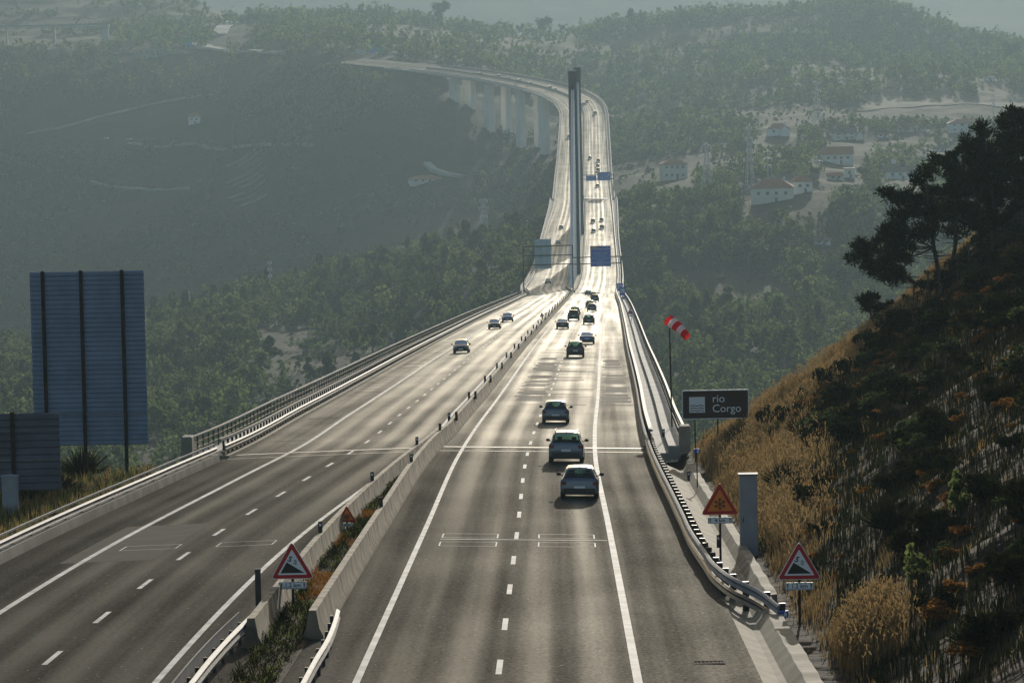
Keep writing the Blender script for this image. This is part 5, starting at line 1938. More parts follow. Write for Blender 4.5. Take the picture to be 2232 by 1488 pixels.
def drape(name, px0, px1, Y0, Y1, mat_, lift=.5, nx=30, ny=16, edge=0.12):
    """a field lying on the hillside, with uneven edges"""
    mb = MB(); pts = {}
    for j in range(ny + 1):
        for i in range(nx + 1):
            u, v = i / nx, j / ny
            Y = Y0 + (Y1 - Y0) * (v + edge * float(vnoise(u * 4, 3.3, 5)) * (1 if j in (0, ny) else .3))
            px = px0 + (px1 - px0) * (u + edge * .6 * float(vnoise(v * 4, 7.7, 8)) * (1 if i in (0, nx) else .3))
            X = (px - 1215) / FPX * Y
            pts[i, j] = (X, Y, float(gz(X, Y)) + lift)
    for j in range(ny):
        for i in range(nx):
            mb.face([pts[i, j], pts[i + 1, j], pts[i + 1, j + 1], pts[i, j + 1]])
    return kind(obj(name, mb, mat_), "structure")


def wall_strip(name, label, cat, pts, h, th, mat_, Yhint=None, lift=0.0, group=None):
    """a wall following the hillside through points given as (px, Y)"""
    C = []
    for i in range(len(pts) - 1):
        for k in range(6):
            u = k / 6
            px = pts[i][0] * (1 - u) + pts[i + 1][0] * u; Y = pts[i][1] * (1 - u) + pts[i + 1][1] * u
            X = (px - 1215) / FPX * Y
            C.append((X, Y, float(gz(X, Y)) + lift))
    C = np.array(C)
    base = C[0].copy()
    t = thing(name, label, cat, base, 0, group)
    mb = MB()
    mb.rings([[c - base + np.array(d) for d in ((0, -th, -3), (0, -th, h), (0, 0, h), (0, 0, -3))] for c in C])
    obj("wall", mb, mat_, t)
    cp = MB()
    cp.rings([[c - base + np.array(d) for d in ((0, -th - .1, h), (0, -th - .1, h + .18), (0, .1, h + .18), (0, .1, h))] for c in C])
    obj("coping", cp, mat_, t)
    return t


def yat(px, py, lo=1900, hi=3600):
    return float(ground_hit(px, py, lo, hi)[1])


def path_strip(name, pts, width, mat_, lo=1900, hi=3600, lift=.6):
    """a road or track following the hillside, through photo points"""
    H = [ground_hit(x, y, lo, hi) for x, y in pts]
    C = []
    for i in range(len(H) - 1):
        for k in range(8):
            u = k / 8; p = H[i] * (1 - u) + H[i + 1] * u
            C.append([p[0], p[1], float(gz(p[0], p[1]))])
    C = np.array(C); T = np.gradient(C, axis=0); T[:, 2] = 0; T /= np.linalg.norm(T, axis=1)[:, None] + 1e-9
    N = np.stack([T[:, 1], -T[:, 0], 0 * T[:, 0]], 1)
    mb = MB()
    R = []
    for i in range(len(C)):
        a = C[i] + N[i] * width / 2; b = C[i] - N[i] * width / 2
        z = max(float(gz(a[0], a[1])), float(gz(b[0], b[1])), C[i][2]) + lift
        a[2] = z; b[2] = z
        R.append([a, b, b - np.array([0, 0, 2.0]), a - np.array([0, 0, 2.0])])
    mb.rings(R)
    return kind(obj(name, mb, mat_), "structure")


def build_far():
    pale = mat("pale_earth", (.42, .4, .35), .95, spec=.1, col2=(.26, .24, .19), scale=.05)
    field = mat("dry_field", (.1, .092, .062), .95, spec=.1, col2=(.15, .13, .085), scale=.03)
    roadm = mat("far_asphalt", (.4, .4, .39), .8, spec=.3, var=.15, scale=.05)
    drape("field", 1880, 2330, 2420, 2700, field)
    drape("field", 30, 420, 3060, 3300, field)
    drape("field", 60, 330, 3500, 3780, field)
    # motorway pieces seen again beyond the hill on the left
    path_strip("road", [(620, 119), (560, 116), (500, 112), (455, 107), (425, 97), (432, 86), (462, 78)], 13, roadm, 2650, 3500)
    path_strip("road", [(478, 78), (488, 62), (505, 48), (528, 40)], 13, roadm, 2900, 3900)
    path_strip("side_road", [(60, 291), (130, 280), (190, 263), (250, 247), (300, 235), (360, 222), (420, 213), (478, 205)], 5.5, pale, 2200, 3100)
    path_strip("side_road", [(930, 355), (945, 370), (975, 380), (1015, 385)], 5, roadm, 2100, 2600)
    path_strip("side_road", [(200, 395), (260, 408), (330, 414), (430, 412)], 3.5, pale, 2050, 2900)
    path_strip("side_road", [(255, 117), (340, 119), (430, 117)], 6, pale, 2700, 3300)
    path_strip("side_road", [(280, 312), (420, 314), (560, 317), (700, 323)], 3, pale, 2200, 3100)
    # terraces on the left slope
    for k in range(9):
        y = 332 + k * 13.5
        Y = yat(545, y, 2050, 3000)
        x0 = 500 + (k % 3) * 14; x1 = 596 - (k % 2) * 8
        wall_strip("terrace_wall", "low pale dry-stone terrace wall on the left slope, row %s from the top" % ("one two three four five six seven eight nine".split()[k]), "terrace wall", [(x0, Y), ((x0 + x1) / 2, Y - 4), (x1, Y + 3)], 1.1, .6, pale, group="terrace walls on the left slope")
    wall_strip("retaining_wall", "long grey retaining wall with trees on top, far up on the left hill", "wall", [(305, 2990), (345, 2985), (388, 2990)], 6.5, 1.0, M['stone'])
    # overpass
    Y = 3150.0
    A = unproj(-60, 62, Y); B = unproj(238, 55, Y)
    t = thing("overpass", "thin grey road bridge crossing the upper left corner of the hills", "bridge", (A[0], Y, A[2]))
    L = B[0] - A[0]
    obj("deck", MB().box((L / 2, 0, 0), (L, 9, 1.7)), M['deck'], t)
    obj("parapet", MB().box((L / 2, -4.6, 1.2), (L, .25, .9)), M['concrete'], t)
    for f, w in ((.25, 1.5), (.6, 1.5), (.97, 6)):
        g = float(gz(A[0] + L * f, Y)) - A[2] - 2
        obj("pier", MB().box((L * f, 0, (g - .9) / 2), (w, 5, abs(g + .9) if g < -.9 else 1)), M['deck'], t)
    # far direction signs
    def far_sign(px, py, wpx, hpx, Y, m, label, base):
        A = unproj(px, py, Y); w = wpx * Y / FPX; h = hpx * Y / FPX
        g = min(A[2] - 2, unproj(px, base, Y)[2])
        t = thing("direction_sign", label, "road sign", (A[0], Y, g), 0, "far direction signs")
        z0 = A[2] - g
        obj("sign_panel", MB().box((0, 0, z0 - h / 2), (w, .2, h)), m, t)
        for s in (-.35, .35): obj("post", MB().box((s * w, .25, z0 / 2), (.3, .25, z0)), M['steelpale'], t)
    far_sign(409, 82, 14, 13, 2960, M['green'], "far green sign beside the motorway curve on the left hill", 108)
    far_sign(411, 95, 11, 5, 2940, M['blue2'], "far small blue sign just under the green sign on the left hill", 108)
    far_sign(541, 16, 9, 14, 3600, M['green'], "far green sign where the road passes over the skyline saddle", 40)
    far_sign(809, 102, 19, 13, 2690, M['blue2'], "far blue sign over the road beyond the viaduct's end", 124)
    far_sign(826, 103, 16, 11, 2700, M['green'], "far green sign touching the blue one beyond the viaduct's end", 124)
    far_sign(787, 110, 24, 8, 2680, M['skyblue2'], "pale grey sign back left of the far blue and green signs", 126)
    far_sign(990, 139, 6, 9, 2610, M['blue2'], "tiny blue sign behind the far curve's barrier", 152)
    far_sign(942, 137, 4, 9, 2640, M['green'], "tiny green plate behind the far curve's barrier", 150)
    # two parked cars far down on the left hillside, two by the village
    for px, py, Y, lab in ((231, 305, 2480, "tiny white car parked on the left hillside, the left of two"), (281, 306, 2480, "tiny white car parked on the left hillside, the right of two"),
                           (1762, 360, 1890, "small white car parked left of the house with a white ground floor"), (1785, 357, 1890, "small white car parked against the house with a white ground floor")):
        src = next(o for o in COL.objects if o.name.startswith("car") and o.get("category") == "car" and o.type == 'EMPTY')
        r = dup(src); r.name = "parked_car"
        P = ground_hit(px, py, Y - 150, Y + 450)
        r.location = (P[0], P[1], P[2] + .4); r.rotation_euler = (0, 0, 1.3)
        tag(r, lab, "car"); r["group"] = "far parked cars"
        for c in kids(r):
            if c.name.split('.')[0] == "body": c.material_slots[0].material = PAINTS['white']


build_houses(); build_masts(); build_far()

# ------------------------------------------------------------------ trees
def leaf_quads(C, S, rng, flat=.0):
    """random leaf quads at centres C with sizes S"""
    n = len(C)
    a = rng.normal(size=(n, 3)); a /= np.linalg.norm(a, axis=1)[:, None]
    b = rng.normal(size=(n, 3)); b -= (b * a).sum(1)[:, None] * a; b /= np.linalg.norm(b, axis=1)[:, None]
    S = np.asarray(S)[:, None]
    a = a * S * .5; b = b * S * (.32 + .25 * rng.random((n, 1)))
    V = np.stack([C - a - b * .6, C + a * .2 - b, C + a + b * .3, C - a * .3 + b], 1).reshape(-1, 3)
    Q = np.arange(4 * n).reshape(n, 4)
    return V, Q


def crown_points(kindc, n, rng):
    """leaf centres of a crown about 1 high and 1 wide, built from clumps so that it has gaps and an uneven outline"""
    if kindc == 'round':
        m = 15; c = rng.normal(size=(m, 3)) * np.array([.2, .2, .17]); c[:, 2] = c[:, 2] + .62; r = rng.uniform(.11, .22, m)
    elif kindc == 'pine':
        m = 15; z = rng.uniform(.38, .98, m); k = np.where(z > .6, (1.02 - z) * .75, .33)
        th = rng.uniform(0, 2 * np.pi, m); c = np.stack([np.cos(th) * k * rng.uniform(.3, 1, m), np.sin(th) * k * rng.uniform(.3, 1, m), z], 1); r = rng.uniform(.09, .17, m)
    elif kindc == 'cone':
        m = 18; z = rng.uniform(.14, .97, m); k = (1.0 - z) * .4
        th = rng.uniform(0, 2 * np.pi, m); c = np.stack([np.cos(th) * k, np.sin(th) * k, z], 1); r = rng.uniform(.08, .13, m) * (1.25 - z * .6)
    elif kindc == 'tall':
        m = 16; z = rng.uniform(.2, .95, m); k = .16 * np.sin(np.clip((z - .05) * 3.2, 0, 3.1)) + .02
        th = rng.uniform(0, 2 * np.pi, m); c = np.stack([np.cos(th) * k, np.sin(th) * k, z], 1); r = rng.uniform(.09, .15, m)
    else:  # bush
        m = 11; c = rng.normal(size=(m, 3)) * np.array([.26, .26, .14]); c[:, 2] = np.abs(c[:, 2]) + .3; r = rng.uniform(.14, .26, m)
    i = rng.integers(0, m, n)
    d = rng.normal(size=(n, 3)); d /= np.linalg.norm(d, axis=1)[:, None]
    d *= (rng.random((n, 1)) ** .45)
    return c[i] + d * r[i][:, None]


def tree_mesh(kindc, n, size, rng, mat_, trunk=True):
    C = crown_points(kindc, n, rng)
    V, Q = leaf_quads(C, size * rng.uniform(.6, 1.4, n), rng)
    me = mesh_np("crown", V, Q, [mat_])
    tm = None
    if trunk:
        mb = MB()
        lean = rng.normal(size=2) * .03
        p = [np.array([0, 0, -.08]), np.array([lean[0] * .5, lean[1] * .5, .25]), np.array([lean[0], lean[1], .6])]
        mb.tube(p[0], p[1], .032, .024, 6, cap=False); mb.tube(p[1], p[2], .024, .012, 6, cap=False)
        for k in range(6):
            th = rng.uniform(0, 6.28); z = rng.uniform(.28, .55)
            mb.tube((lean[0] * z, lean[1] * z, z), (math.cos(th) * .2, math.sin(th) * .2, z + .16), .012, .005, 5, cap=False)
        tm = mesh_from("trunk", mb.v, mb.f, [M['bark']])
    return me, tm


def Ledge_px(px):
    """height in the photo of the far viaduct's lower edge, above which nothing nearer may stick out"""
    return float(np.interp(px, [600, 860, 920, 980, 1042, 1105, 1147, 1180, 1205, 1222], [100, 152, 163, 171, 182, 192, 204, 217, 240, 300]))


HOUSE_BOX = [(1440, 1505, 340, 400), (1625, 1795, 365, 450), (1790, 1865, 310, 395), (1835, 1870, 355, 392), (1660, 1730, 262, 305), (1735, 1750, 290, 304), (1812, 1895, 272, 310),
             (1958, 2025, 260, 292), (2065, 2145, 258, 292), (1930, 2000, 345, 395), (2140, 2185, 160, 182), (1772, 1815, 512, 535), (888, 1020, 352, 400), (405, 440, 240, 275),
             (50, 480, 205, 295), (495, 605, 325, 450), (390, 470, 78, 118), (475, 545, 14, 78), (770, 850, 98, 128), (300, 392, 96, 121), (215, 300, 298, 310), (0, 240, 44, 80), (1890, 2240, 184, 246), (580, 680, 700, 716), (1036, 1100, 186, 264), (960, 1015, 172, 222), (1116, 1172, 200, 278), (1176, 1204, 214, 346), (866, 892, 158, 190),
             (1636, 1674, 390, 404), (1776, 1794, 334, 346), (1913, 1938, 288, 302), (2036, 2064, 318, 332)]


def clear(X, Y, Z, h, pxs=None):
    """False where a plant would stand on the road or hide the viaduct, the houses or the far roads"""
    P = np.array([X, Y, Z])
    x0, y0 = proj(P); x1, y1 = proj(P + np.array([0, 0, h]))
    if Y < 2000:
        xr = float(np.interp(Y, AY[:900], AX[:900]))
        if abs(X - xr) < 19 and Z + h > float(np.interp(Y, AY[:900], AZ[:900])) - 5: return False
    d2 = (AX[AQ > 1900] - X)**2 + (AY[AQ > 1900] - Y)**2
    k = d2.argmin()
    if d2[k] < 20**2 and Z + h > AZ[AQ > 1900][k] - 5: return False
    if 600 < x0 < 1225 and Y < 2660 and Y > 1300 and y1 < Ledge_px(x0) + 4: return False
    if 1195 < x0 < 1345 and y1 < 640 and Y < 2120:
        xr = float(np.interp(Y, AY[:960], AX[:960]))
        if Z + h > -75 and abs(X - xr) < 20: return False
    for a, b, c, d in HOUSE_BOX:
        mg = min(14, 9 + (b - a) * .1)
        if a - mg < x1 < b + mg and c - 2 < y1 < d + 3 and y0 > c and Y < 3300:
            return False
        if a - mg < x1 < b + mg and y1 < d and y0 > d and Y < 2650: return False
    return True


TREE_KINDS = []


def build_trees():
    rng = np.random.default_rng(5)
    protos = []
    for kc, m_, n, s in (('round', 'leaf', 420, .12), ('round', 'leafdark', 420, .12), ('round', 'leafpale', 380, .12), ('pine', 'leafdark', 420, .105), ('pine', 'leaf', 420, .105),
                         ('cone', 'leafdark', 420, .1), ('cone', 'leaf', 420, .1), ('tall', 'leaf', 380, .1), ('pine', 'leafdark', 420, .11), ('round', 'leaf', 420, .11)):
        protos.append((kc, m_) + tree_mesh(kc, n, s, rng, M[m_]))
    words = {('round', 'leaf'): "broad round green tree", ('round', 'leafdark'): "dark round-crowned tree", ('round', 'leafpale'): "pale yellow-green bushy tree", ('pine', 'leafdark'): "dark umbrella-crowned pine",
             ('pine', 'leaf'): "green open-crowned pine", ('cone', 'leafdark'): "dark pointed conifer", ('cone', 'leaf'): "green pointed conifer", ('tall', 'leaf'): "slender upright green tree"}
    count = 0

    def put(px, Y, h, wf, where, group, pi=None, X=None, force=False):
        nonlocal count
        if X is None: X = unproj(px, 600, Y)[0]
        Z = float(gz(X, Y))
        if not force and not clear(X, Y, Z, h): return False
        kc, m_, cm, tm = protos[rng.integers(0, len(protos)) if pi is None else pi]
        t = thing("tree", words[kc, m_] + " " + where, "tree", (X, Y, Z - .3), rng.uniform(0, 6.28), group)
        w = h * wf * rng.uniform(.85, 1.2)
        for nm, me in (("crown", cm), ("trunk", tm)):
            c = link(nm, me, t); c.scale = (w, w, h)
        count += 1
        return True

    def region(n, px0, px1, Y0, Y1, h0, h1, where, group, dens=None, wf=(.75, 1.1)):
        k = tries = 0
        while k < n and tries < n * 14:
            tries += 1
            px = rng.uniform(px0, px1); Y = rng.uniform(Y0, Y1)
            if dens and not dens(px, Y): continue
            if put(px, Y, rng.uniform(h0, h1), rng.uniform(*wf), where, group): k += 1
    # trees one can tell apart: the near flank and crest of the left ridge, the slope right of the viaduct
    lo = lambda px, Y: not (600 < px < 760 and 1250 < Y < 1420)
    region(24, 330, 760, 1015, 1120, 7, 11, "low on the left slope behind the guardrail", "trees low on the left slope", wf=(.65, .95))
    region(46, 340, 1080, 1190, 1400, 7, 12, "on the near flank of the left wooded ridge", "trees on the near flank of the left ridge", lo)
    region(44, 330, 1150, 1420, 1600, 7, 12, "on the upper flank of the left wooded ridge", "trees on the upper flank of the left ridge", lo)
    region(40, 330, 1170, 1625, 1700, 7, 13, "on the crest of the left wooded ridge", "trees on the crest of the left ridge")
    region(10, -40, 75, 1080, 1400, 8, 12, "left of the tall sign back", "trees left of the tall sign back")
    region(34, 1370, 1850, 1150, 1420, 8, 12, "on the slope right of the viaduct", "trees on the lower right slope")
    region(40, 1370, 1900, 1430, 1620, 7, 12, "below the village on the right slope", "trees below the village")
    region(26, 1360, 1900, 1640, 1800, 5, 9, "among the houses of the village", "trees in the village")
    put(840, 1640, 12, 1.15, "with a rounded top standing out on the left ridge's crest", "trees on the crest of the left ridge", 3)
    put(1830, 1520, 15, .7, "large and bright in front of the pines, below the village", "trees below the village", 9)
    put(972, 3330, 22, .9, "large, alone on the far skyline left of the mast", "far skyline trees", 1, force=True)
    put(1195, 3350, 18, .8, "large, on the far skyline beside the mast top", "far skyline trees", 1, force=True)
    put(1385, 3320, 17, .9, "tallest on the far skyline right of the mast", "far skyline trees", 3, force=True)
    put(2205, 3000, 20, .9, "dark, at the far skyline by the right edge", "far skyline trees", 1, force=True)

    # everything farther off reads as one wooded mass
    V = []; MI = []
    mats = [M['leafdark'], M['leaf'], M['leafpale']]
    tot = 0

    def scatter(n, px0, px1, Y0, Y1, h0, h1, nleaf, thr, lsize, seed):
        nonlocal tot
        r = np.random.default_rng(seed)
        px = r.uniform(px0, px1, n); Y = np.sqrt(r.uniform(Y0**2, Y1**2, n))
        X = (px - 1215) / FPX * Y
        Z = gz(X, Y)
        dn = fbm(X / 70, Y / 120, 3, 40)
        hgt = (h0 + (h1 - h0) * r.random(n)**1.7 * 1.25) * (1 + .35 * dn)
        for i in range(n):
            if dn[i] < thr: 
                if r.random() > .3: continue
                hgt[i] *= .35
            if not clear(X[i], Y[i], Z[i], hgt[i]): continue
            kc = ('round', 'pine', 'cone', 'bush', 'round')[r.integers(0, 5)]
            C = crown_points(kc, nleaf, r) * np.array([hgt[i] * r.uniform(.75, 1.15)] * 2 + [hgt[i]])
            v, _ = leaf_quads(C, lsize * r.uniform(.6, 1.4, nleaf) * (.5 + .5 * hgt[i] / h1), r)
            V.append(v + np.array([X[i], Y[i], Z[i] - .5])); MI.append(np.full(nleaf, (0, 0, 1, 1, 2)[r.integers(0, 5)] if dn[i] > -.1 else r.integers(0, 3)))
            tot += 1
    scatter(900, -260, 1130, 820, 1090, 4, 9, 80, -.5, 1.0, 11)
    scatter(900, 1400, 2300, 820, 1090, 4, 9, 80, -.5, 1.0, 12)
    scatter(2600, -160, 1180, 1080, 1760, 4, 9, 80, -.28, 1.1, 1)
    scatter(3200, 1350, 2300, 1080, 1800, 4, 9, 80, -.35, 1.1, 2)
    scatter(4600, 1340, 2420, 1800, 2600, 4, 9, 46, -.22, 1.5, 3)
    scatter(7600, -180, 1240, 1900, 2680, 1.6, 5.5, 36, -.2, .95, 4)
    scatter(420, -180, 1240, 1950, 2680, 6, 10, 60, .15, 1.3, 14)
    scatter(6000, -180, 2420, 2600, 3420, 6, 12, 34, -.25, 2.2, 5)
    scatter(900, 560, 2300, 3280, 3440, 8, 14, 40, -.4, 2.2, 6)
    scatter(350, 600, 860, 2430, 2600, 6, 11, 50, -.5, 1.6, 7)
    scatter(500, -150, 470, 3500, 4000, 4, 9, 26, .1, 2.6, 8)
    V = np.concatenate(V); MI = np.concatenate(MI)
    Q = np.arange(len(V)).reshape(-1, 4)
    o = link("forest", mesh_np("forest", V, Q, mats, mi=MI))
    kind(o, "stuff")
    print("TREES", count, "mass", tot, "quads", len(Q))


build_trees()


# ------------------------------------------------------------------ the pines on the right bank
PINES = [
    # trunk base px, Y, trunk polyline px, clumps px, label
    ((2052, 648), 222.0, [(2052, 640), (2048, 600), (2036, 540), (2024, 470), (2020, 400)],
     [(2020, 378, 22), (2012, 402, 20), (2034, 410, 20), (1978, 428, 24), (2000, 440, 24), (2026, 446, 22), (1958, 462, 24), (1984, 470, 26), (2010, 476, 24), (1935, 492, 22), (1962, 504, 26), (1990, 508, 24), (2016, 506, 20),
      (1920, 524, 20), (1945, 538, 24), (1972, 536, 22), (1940, 566, 20), (1966, 566, 20), (1936, 432, 17), (2046, 470, 18), (2040, 500, 16)], "leaning dark pine with bare lower limbs, leftmost of the pines on the bank"),
    ((2030, 652), 226.0, [(2030, 645), (2010, 628), (1970, 600), (1920, 575), (1880, 556)],
     [(1862, 548, 15), (1876, 560, 17), (1894, 548, 19), (1912, 560, 20), (1898, 578, 19), (1922, 584, 20), (1946, 592, 18), (1908, 598, 15), (1938, 608, 15), (1964, 602, 14), (1880, 532, 12)], "low spreading dark pine reaching out farthest to the left over the bank"),
    ((2078, 645), 229.0, [(2060, 640), (2072, 600), (2082, 540), (2084, 470), (2076, 400), (2074, 350)],
     [(2072, 342, 18), (2058, 358, 18), (2086, 362, 20), (2068, 384, 22), (2094, 388, 22), (2112, 404, 20), (2062, 414, 22), (2088, 422, 24), (2110, 434, 22), (2072, 446, 22), (2098, 456, 24), (2120, 464, 20), (2078, 478, 20), (2104, 490, 20), (2060, 456, 18), (2128, 490, 18), (2090, 512, 16)],
     "upright dark pine standing right behind the leaning one"),
    ((2170, 615), 232.0, [(2166, 615), (2170, 560), (2168, 480), (2160, 400), (2150, 330), (2144, 280)],
     [(2142, 282, 20), (2122, 308, 22), (2150, 310, 24), (2174, 316, 22), (2104, 326, 16), (2130, 338, 26), (2160, 346, 26), (2186, 352, 24), (2118, 364, 22), (2146, 374, 28), (2176, 382, 28), (2130, 400, 26), (2160, 412, 28), (2186, 420, 24), (2138, 438, 26), (2168, 446, 28), (2150, 470, 24), (2178, 480, 24), (2146, 500, 20), (2174, 512, 20)],
     "tall dense dark pine, second from the right edge"),
    ((2222, 600), 236.0, [(2222, 600), (2222, 540), (2220, 440), (2216, 340), (2212, 250)],
     [(2212, 248, 20), (2198, 268, 20), (2226, 262, 20), (2210, 288, 24), (2236, 290, 24), (2196, 308, 22), (2222, 318, 26), (2248, 330, 26), (2204, 342, 24), (2232, 356, 26), (2212, 380, 26), (2244, 388, 26), (2222, 410, 28), (2204, 436, 24), (2236, 440, 28), (2216, 468, 26), (2246, 480, 26), (2208, 498, 22), (2232, 512, 24), (2206, 530, 18), (2240, 545, 20)],
     "tallest dark pine, cut by the right edge of the picture"),
    ((1898, 690), 218.0, [(1904, 690), (1898, 672), (1892, 655)],
     [(1890, 650, 13), (1880, 660, 12), (1902, 656, 13), (1892, 668, 13), (1910, 668, 12)], "small young pine at the left foot of the pine group"),
]


def needle_mesh(clumps, rng, per=150):
    V = []
    for c, r in clumps:
        n = int(per * (r / .62)**1.6)
        d = rng.normal(size=(n, 3)); d[:, 2] = d[:, 2] * .8 + .2; d /= np.linalg.norm(d, axis=1)[:, None]
        p = c + d * (rng.random((n, 1))**.5) * r * np.array([1.1, 1.1, .8])
        up = d * .55 + rng.normal(size=(n, 3)) * .35 + np.array([0, 0, .35]); up /= np.linalg.norm(up, axis=1)[:, None]
        s = np.cross(up, rng.normal(size=(n, 3))); s /= np.linalg.norm(s, axis=1)[:, None]
        L = rng.uniform(.16, .36, (n, 1)); w = rng.uniform(.025, .055, (n, 1))
        V.append(np.stack([p - s * w * .5, p + s * w * .5, p + up * L + s * w, p + up * L - s * w], 1).reshape(-1, 3))
    V = np.concatenate(V)
    return V, np.arange(len(V)).reshape(-1, 4)


def build_pines():
    rng = np.random.default_rng(17)
    plans = list(PINES)
    for base, Y, trunk, cl, label in plans:
        B = unproj(base[0], base[1], Y)
        B[2] = float(gz(B[0], Y)) - .2
        t = thing("pine_tree", label, "tree", B, 0, "dark pines on the right bank")
        T = [unproj(x, y, Y) - B for x, y in trunk]
        T[0][2] = -.3
        for i, p in enumerate(T): p[1] += .25 * math.sin(i * 1.3)
        mb = MB()
        n = len(T)
        big = .17 if n > 4 else .06
        for i in range(n - 1):
            mb.tube(T[i], T[i + 1], big * (1 - i / n * .75), big * (1 - (i + 1) / n * .75), 8, cap=False)
        C = []
        limbs = MB()
        for x, y, r in cl:
            c = unproj(x, y, Y) - B
            c[1] = rng.normal() * .9
            rr = r * Y / FPX
            for k in range(5):
                C.append((c + rng.normal(size=3) * rr * np.array([.5, .8, .42]), rr * rng.uniform(.4, .72)))
            # limb from the trunk
            j = int(np.argmin([np.linalg.norm(q - (c - np.array([0, 0, rr * .9]))) for q in T[1:]])) + 1
            mid = (T[j] + c) / 2 + np.array([0, 0, -.12])
            limbs.tube(T[j], mid, .05, .035, 5, cap=False); limbs.tube(mid, c, .035, .012, 5, cap=False)
        if n > 4:
            for k in range(26):
                f = rng.uniform(.05, .5); i = int(f * (n - 1)); q = T[i] + (T[i + 1] - T[i]) * (f * (n - 1) - i)
                th = rng.uniform(0, 6.28); L = rng.uniform(.7, 2.1)
                a = q + np.array([math.cos(th) * L * .55, math.sin(th) * L * .55, rng.uniform(-.1, .2)])
                b = a + np.array([math.cos(th) * L * .45, math.sin(th) * L * .45, rng.uniform(-.1, .35)])
                limbs.tube(q, a, .028, .018, 4, cap=False); limbs.tube(a, b, .018, .006, 4, cap=False)
                for m_ in range(3):
                    e = a + (b - a) * rng.random(); limbs.tube(e, e + rng.normal(size=3) * .3, .008, .004, 3, cap=False)
        if n > 4:
            obj("trunk", mb, M['bark'], t, True); obj("limbs", limbs, M['bark'], t)
        else:
            k = len(mb.v); mb.v += limbs.v; mb.f += [tuple(k + i for i in f) for f in limbs.f]; mb.m += limbs.m
            obj("trunk", mb, M['bark'], t)
        V, Q = needle_mesh(C, rng, 250)
        link("crown", mesh_np("crown", V, Q, [M['needle']]), t)
    # pines farther along the bank, just outside the picture to the right, whose shade falls on the slope
    src = [o for o in COL.objects if o.name.startswith("pine_tree")]
    spots = [(34.0, 228), (36.0, 214), (39.5, 230), (38.0, 205), (43, 220), (35.5, 240), (36, 196), (40, 190), (44, 206)]
    for i, (x, y) in enumerate(spots):
        r = dup(src[(3, 4, 3, 2, 4)[i % 5]])
        r.location = (x, y, float(gz(x, y)) - .2); r.rotation_euler = (0, 0, i * 1.1); r.scale = (1.0, 1.0, 1.05)
        tag(r, "dark pine of the belt along the top of the cutting, beyond the picture's right edge", "tree", "pine belt along the top of the cutting")


build_pines()

# ------------------------------------------------------------------ grass, shrubs and the fence on the bank
def blades(X, Y, H, W, per, rng, lean=.35, spread=.18, zoff=-.03):
    """tufts of curved blades; returns quads"""
    n = len(X) * per
    bx = np.repeat(X, per) + rng.normal(size=n) * spread; by = np.repeat(Y, per) + rng.normal(size=n) * spread
    h = np.repeat(H, per) * rng.uniform(.55, 1.15, n); w = np.repeat(W, per) * rng.uniform(.7, 1.3, n)
    bz = gz(bx, by) + zoff
    th = rng.uniform(0, 2 * np.pi, n); dx, dy = np.cos(th), np.sin(th)
    l = rng.uniform(.1, 1, n) * lean * h
    ph = rng.uniform(0, 2 * np.pi, n); sx, sy = np.cos(ph) * w / 2, np.sin(ph) * w / 2
    p0a = np.stack([bx - sx, by - sy, bz], 1); p0b = np.stack([bx + sx, by + sy, bz], 1)
    m = np.stack([bx + dx * l * .35, by + dy * l * .35, bz + h * .6], 1); s = np.stack([sx, sy, 0 * sx], 1)
    tip = np.stack([bx + dx * l, by + dy * l, bz + h], 1)
    V = np.stack([p0a, p0b, m + s * .75, m - s * .75, tip + s * .15, tip - s * .15], 1).reshape(-1, 3)
    k = np.arange(n)[:, None] * 6
    Q = np.concatenate([k + np.array([[0, 1, 2, 3]]), k + np.array([[3, 2, 4, 5]])])
    return V, Q


def seed_heads(X, Y, H, rng):
    """feathery heads on tall stalks"""
    n = len(X)
    Z = gz(X, Y)
    V = []
    for k in range(5):
        a = rng.normal(size=(n, 3)) * np.array([.07, .07, .05])
        c = np.stack([X, Y, Z + H * (.82 + .06 * k)], 1) + a
        u = rng.normal(size=(n, 3)); u /= np.linalg.norm(u, axis=1)[:, None]; u = u * .5 + np.array([0, 0, .6])
        s = np.cross(u, rng.normal(size=(n, 3))); s /= np.linalg.norm(s, axis=1)[:, None]
        V.append(np.stack([c - s * .012, c + s * .012, c + u * .16 + s * .02, c + u * .16 - s * .02], 1).reshape(-1, 3))
    V = np.concatenate(V)
    return V, np.arange(len(V)).reshape(-1, 4)


def bank_mask(X, Y):
    """where the bank carries dry grass: patches, the foot of the slope and the crest"""
    up = X - 8
    n = fbm(X / 2.6, Y / 7.0, 4, 77) * .6 - .16
    foot = np.clip(1.1 - up / (.8 + .062 * np.clip(Y - 112, 0, 200)), 0, 1)  # foot band follows the sunlit strip; dark cover beyond imitates shade
    crest = np.clip((Y - (196 + np.clip(X - 13, 0, 18) * 2.3)) / 8, 0, 1)
    return n + foot * .55 + crest * .6


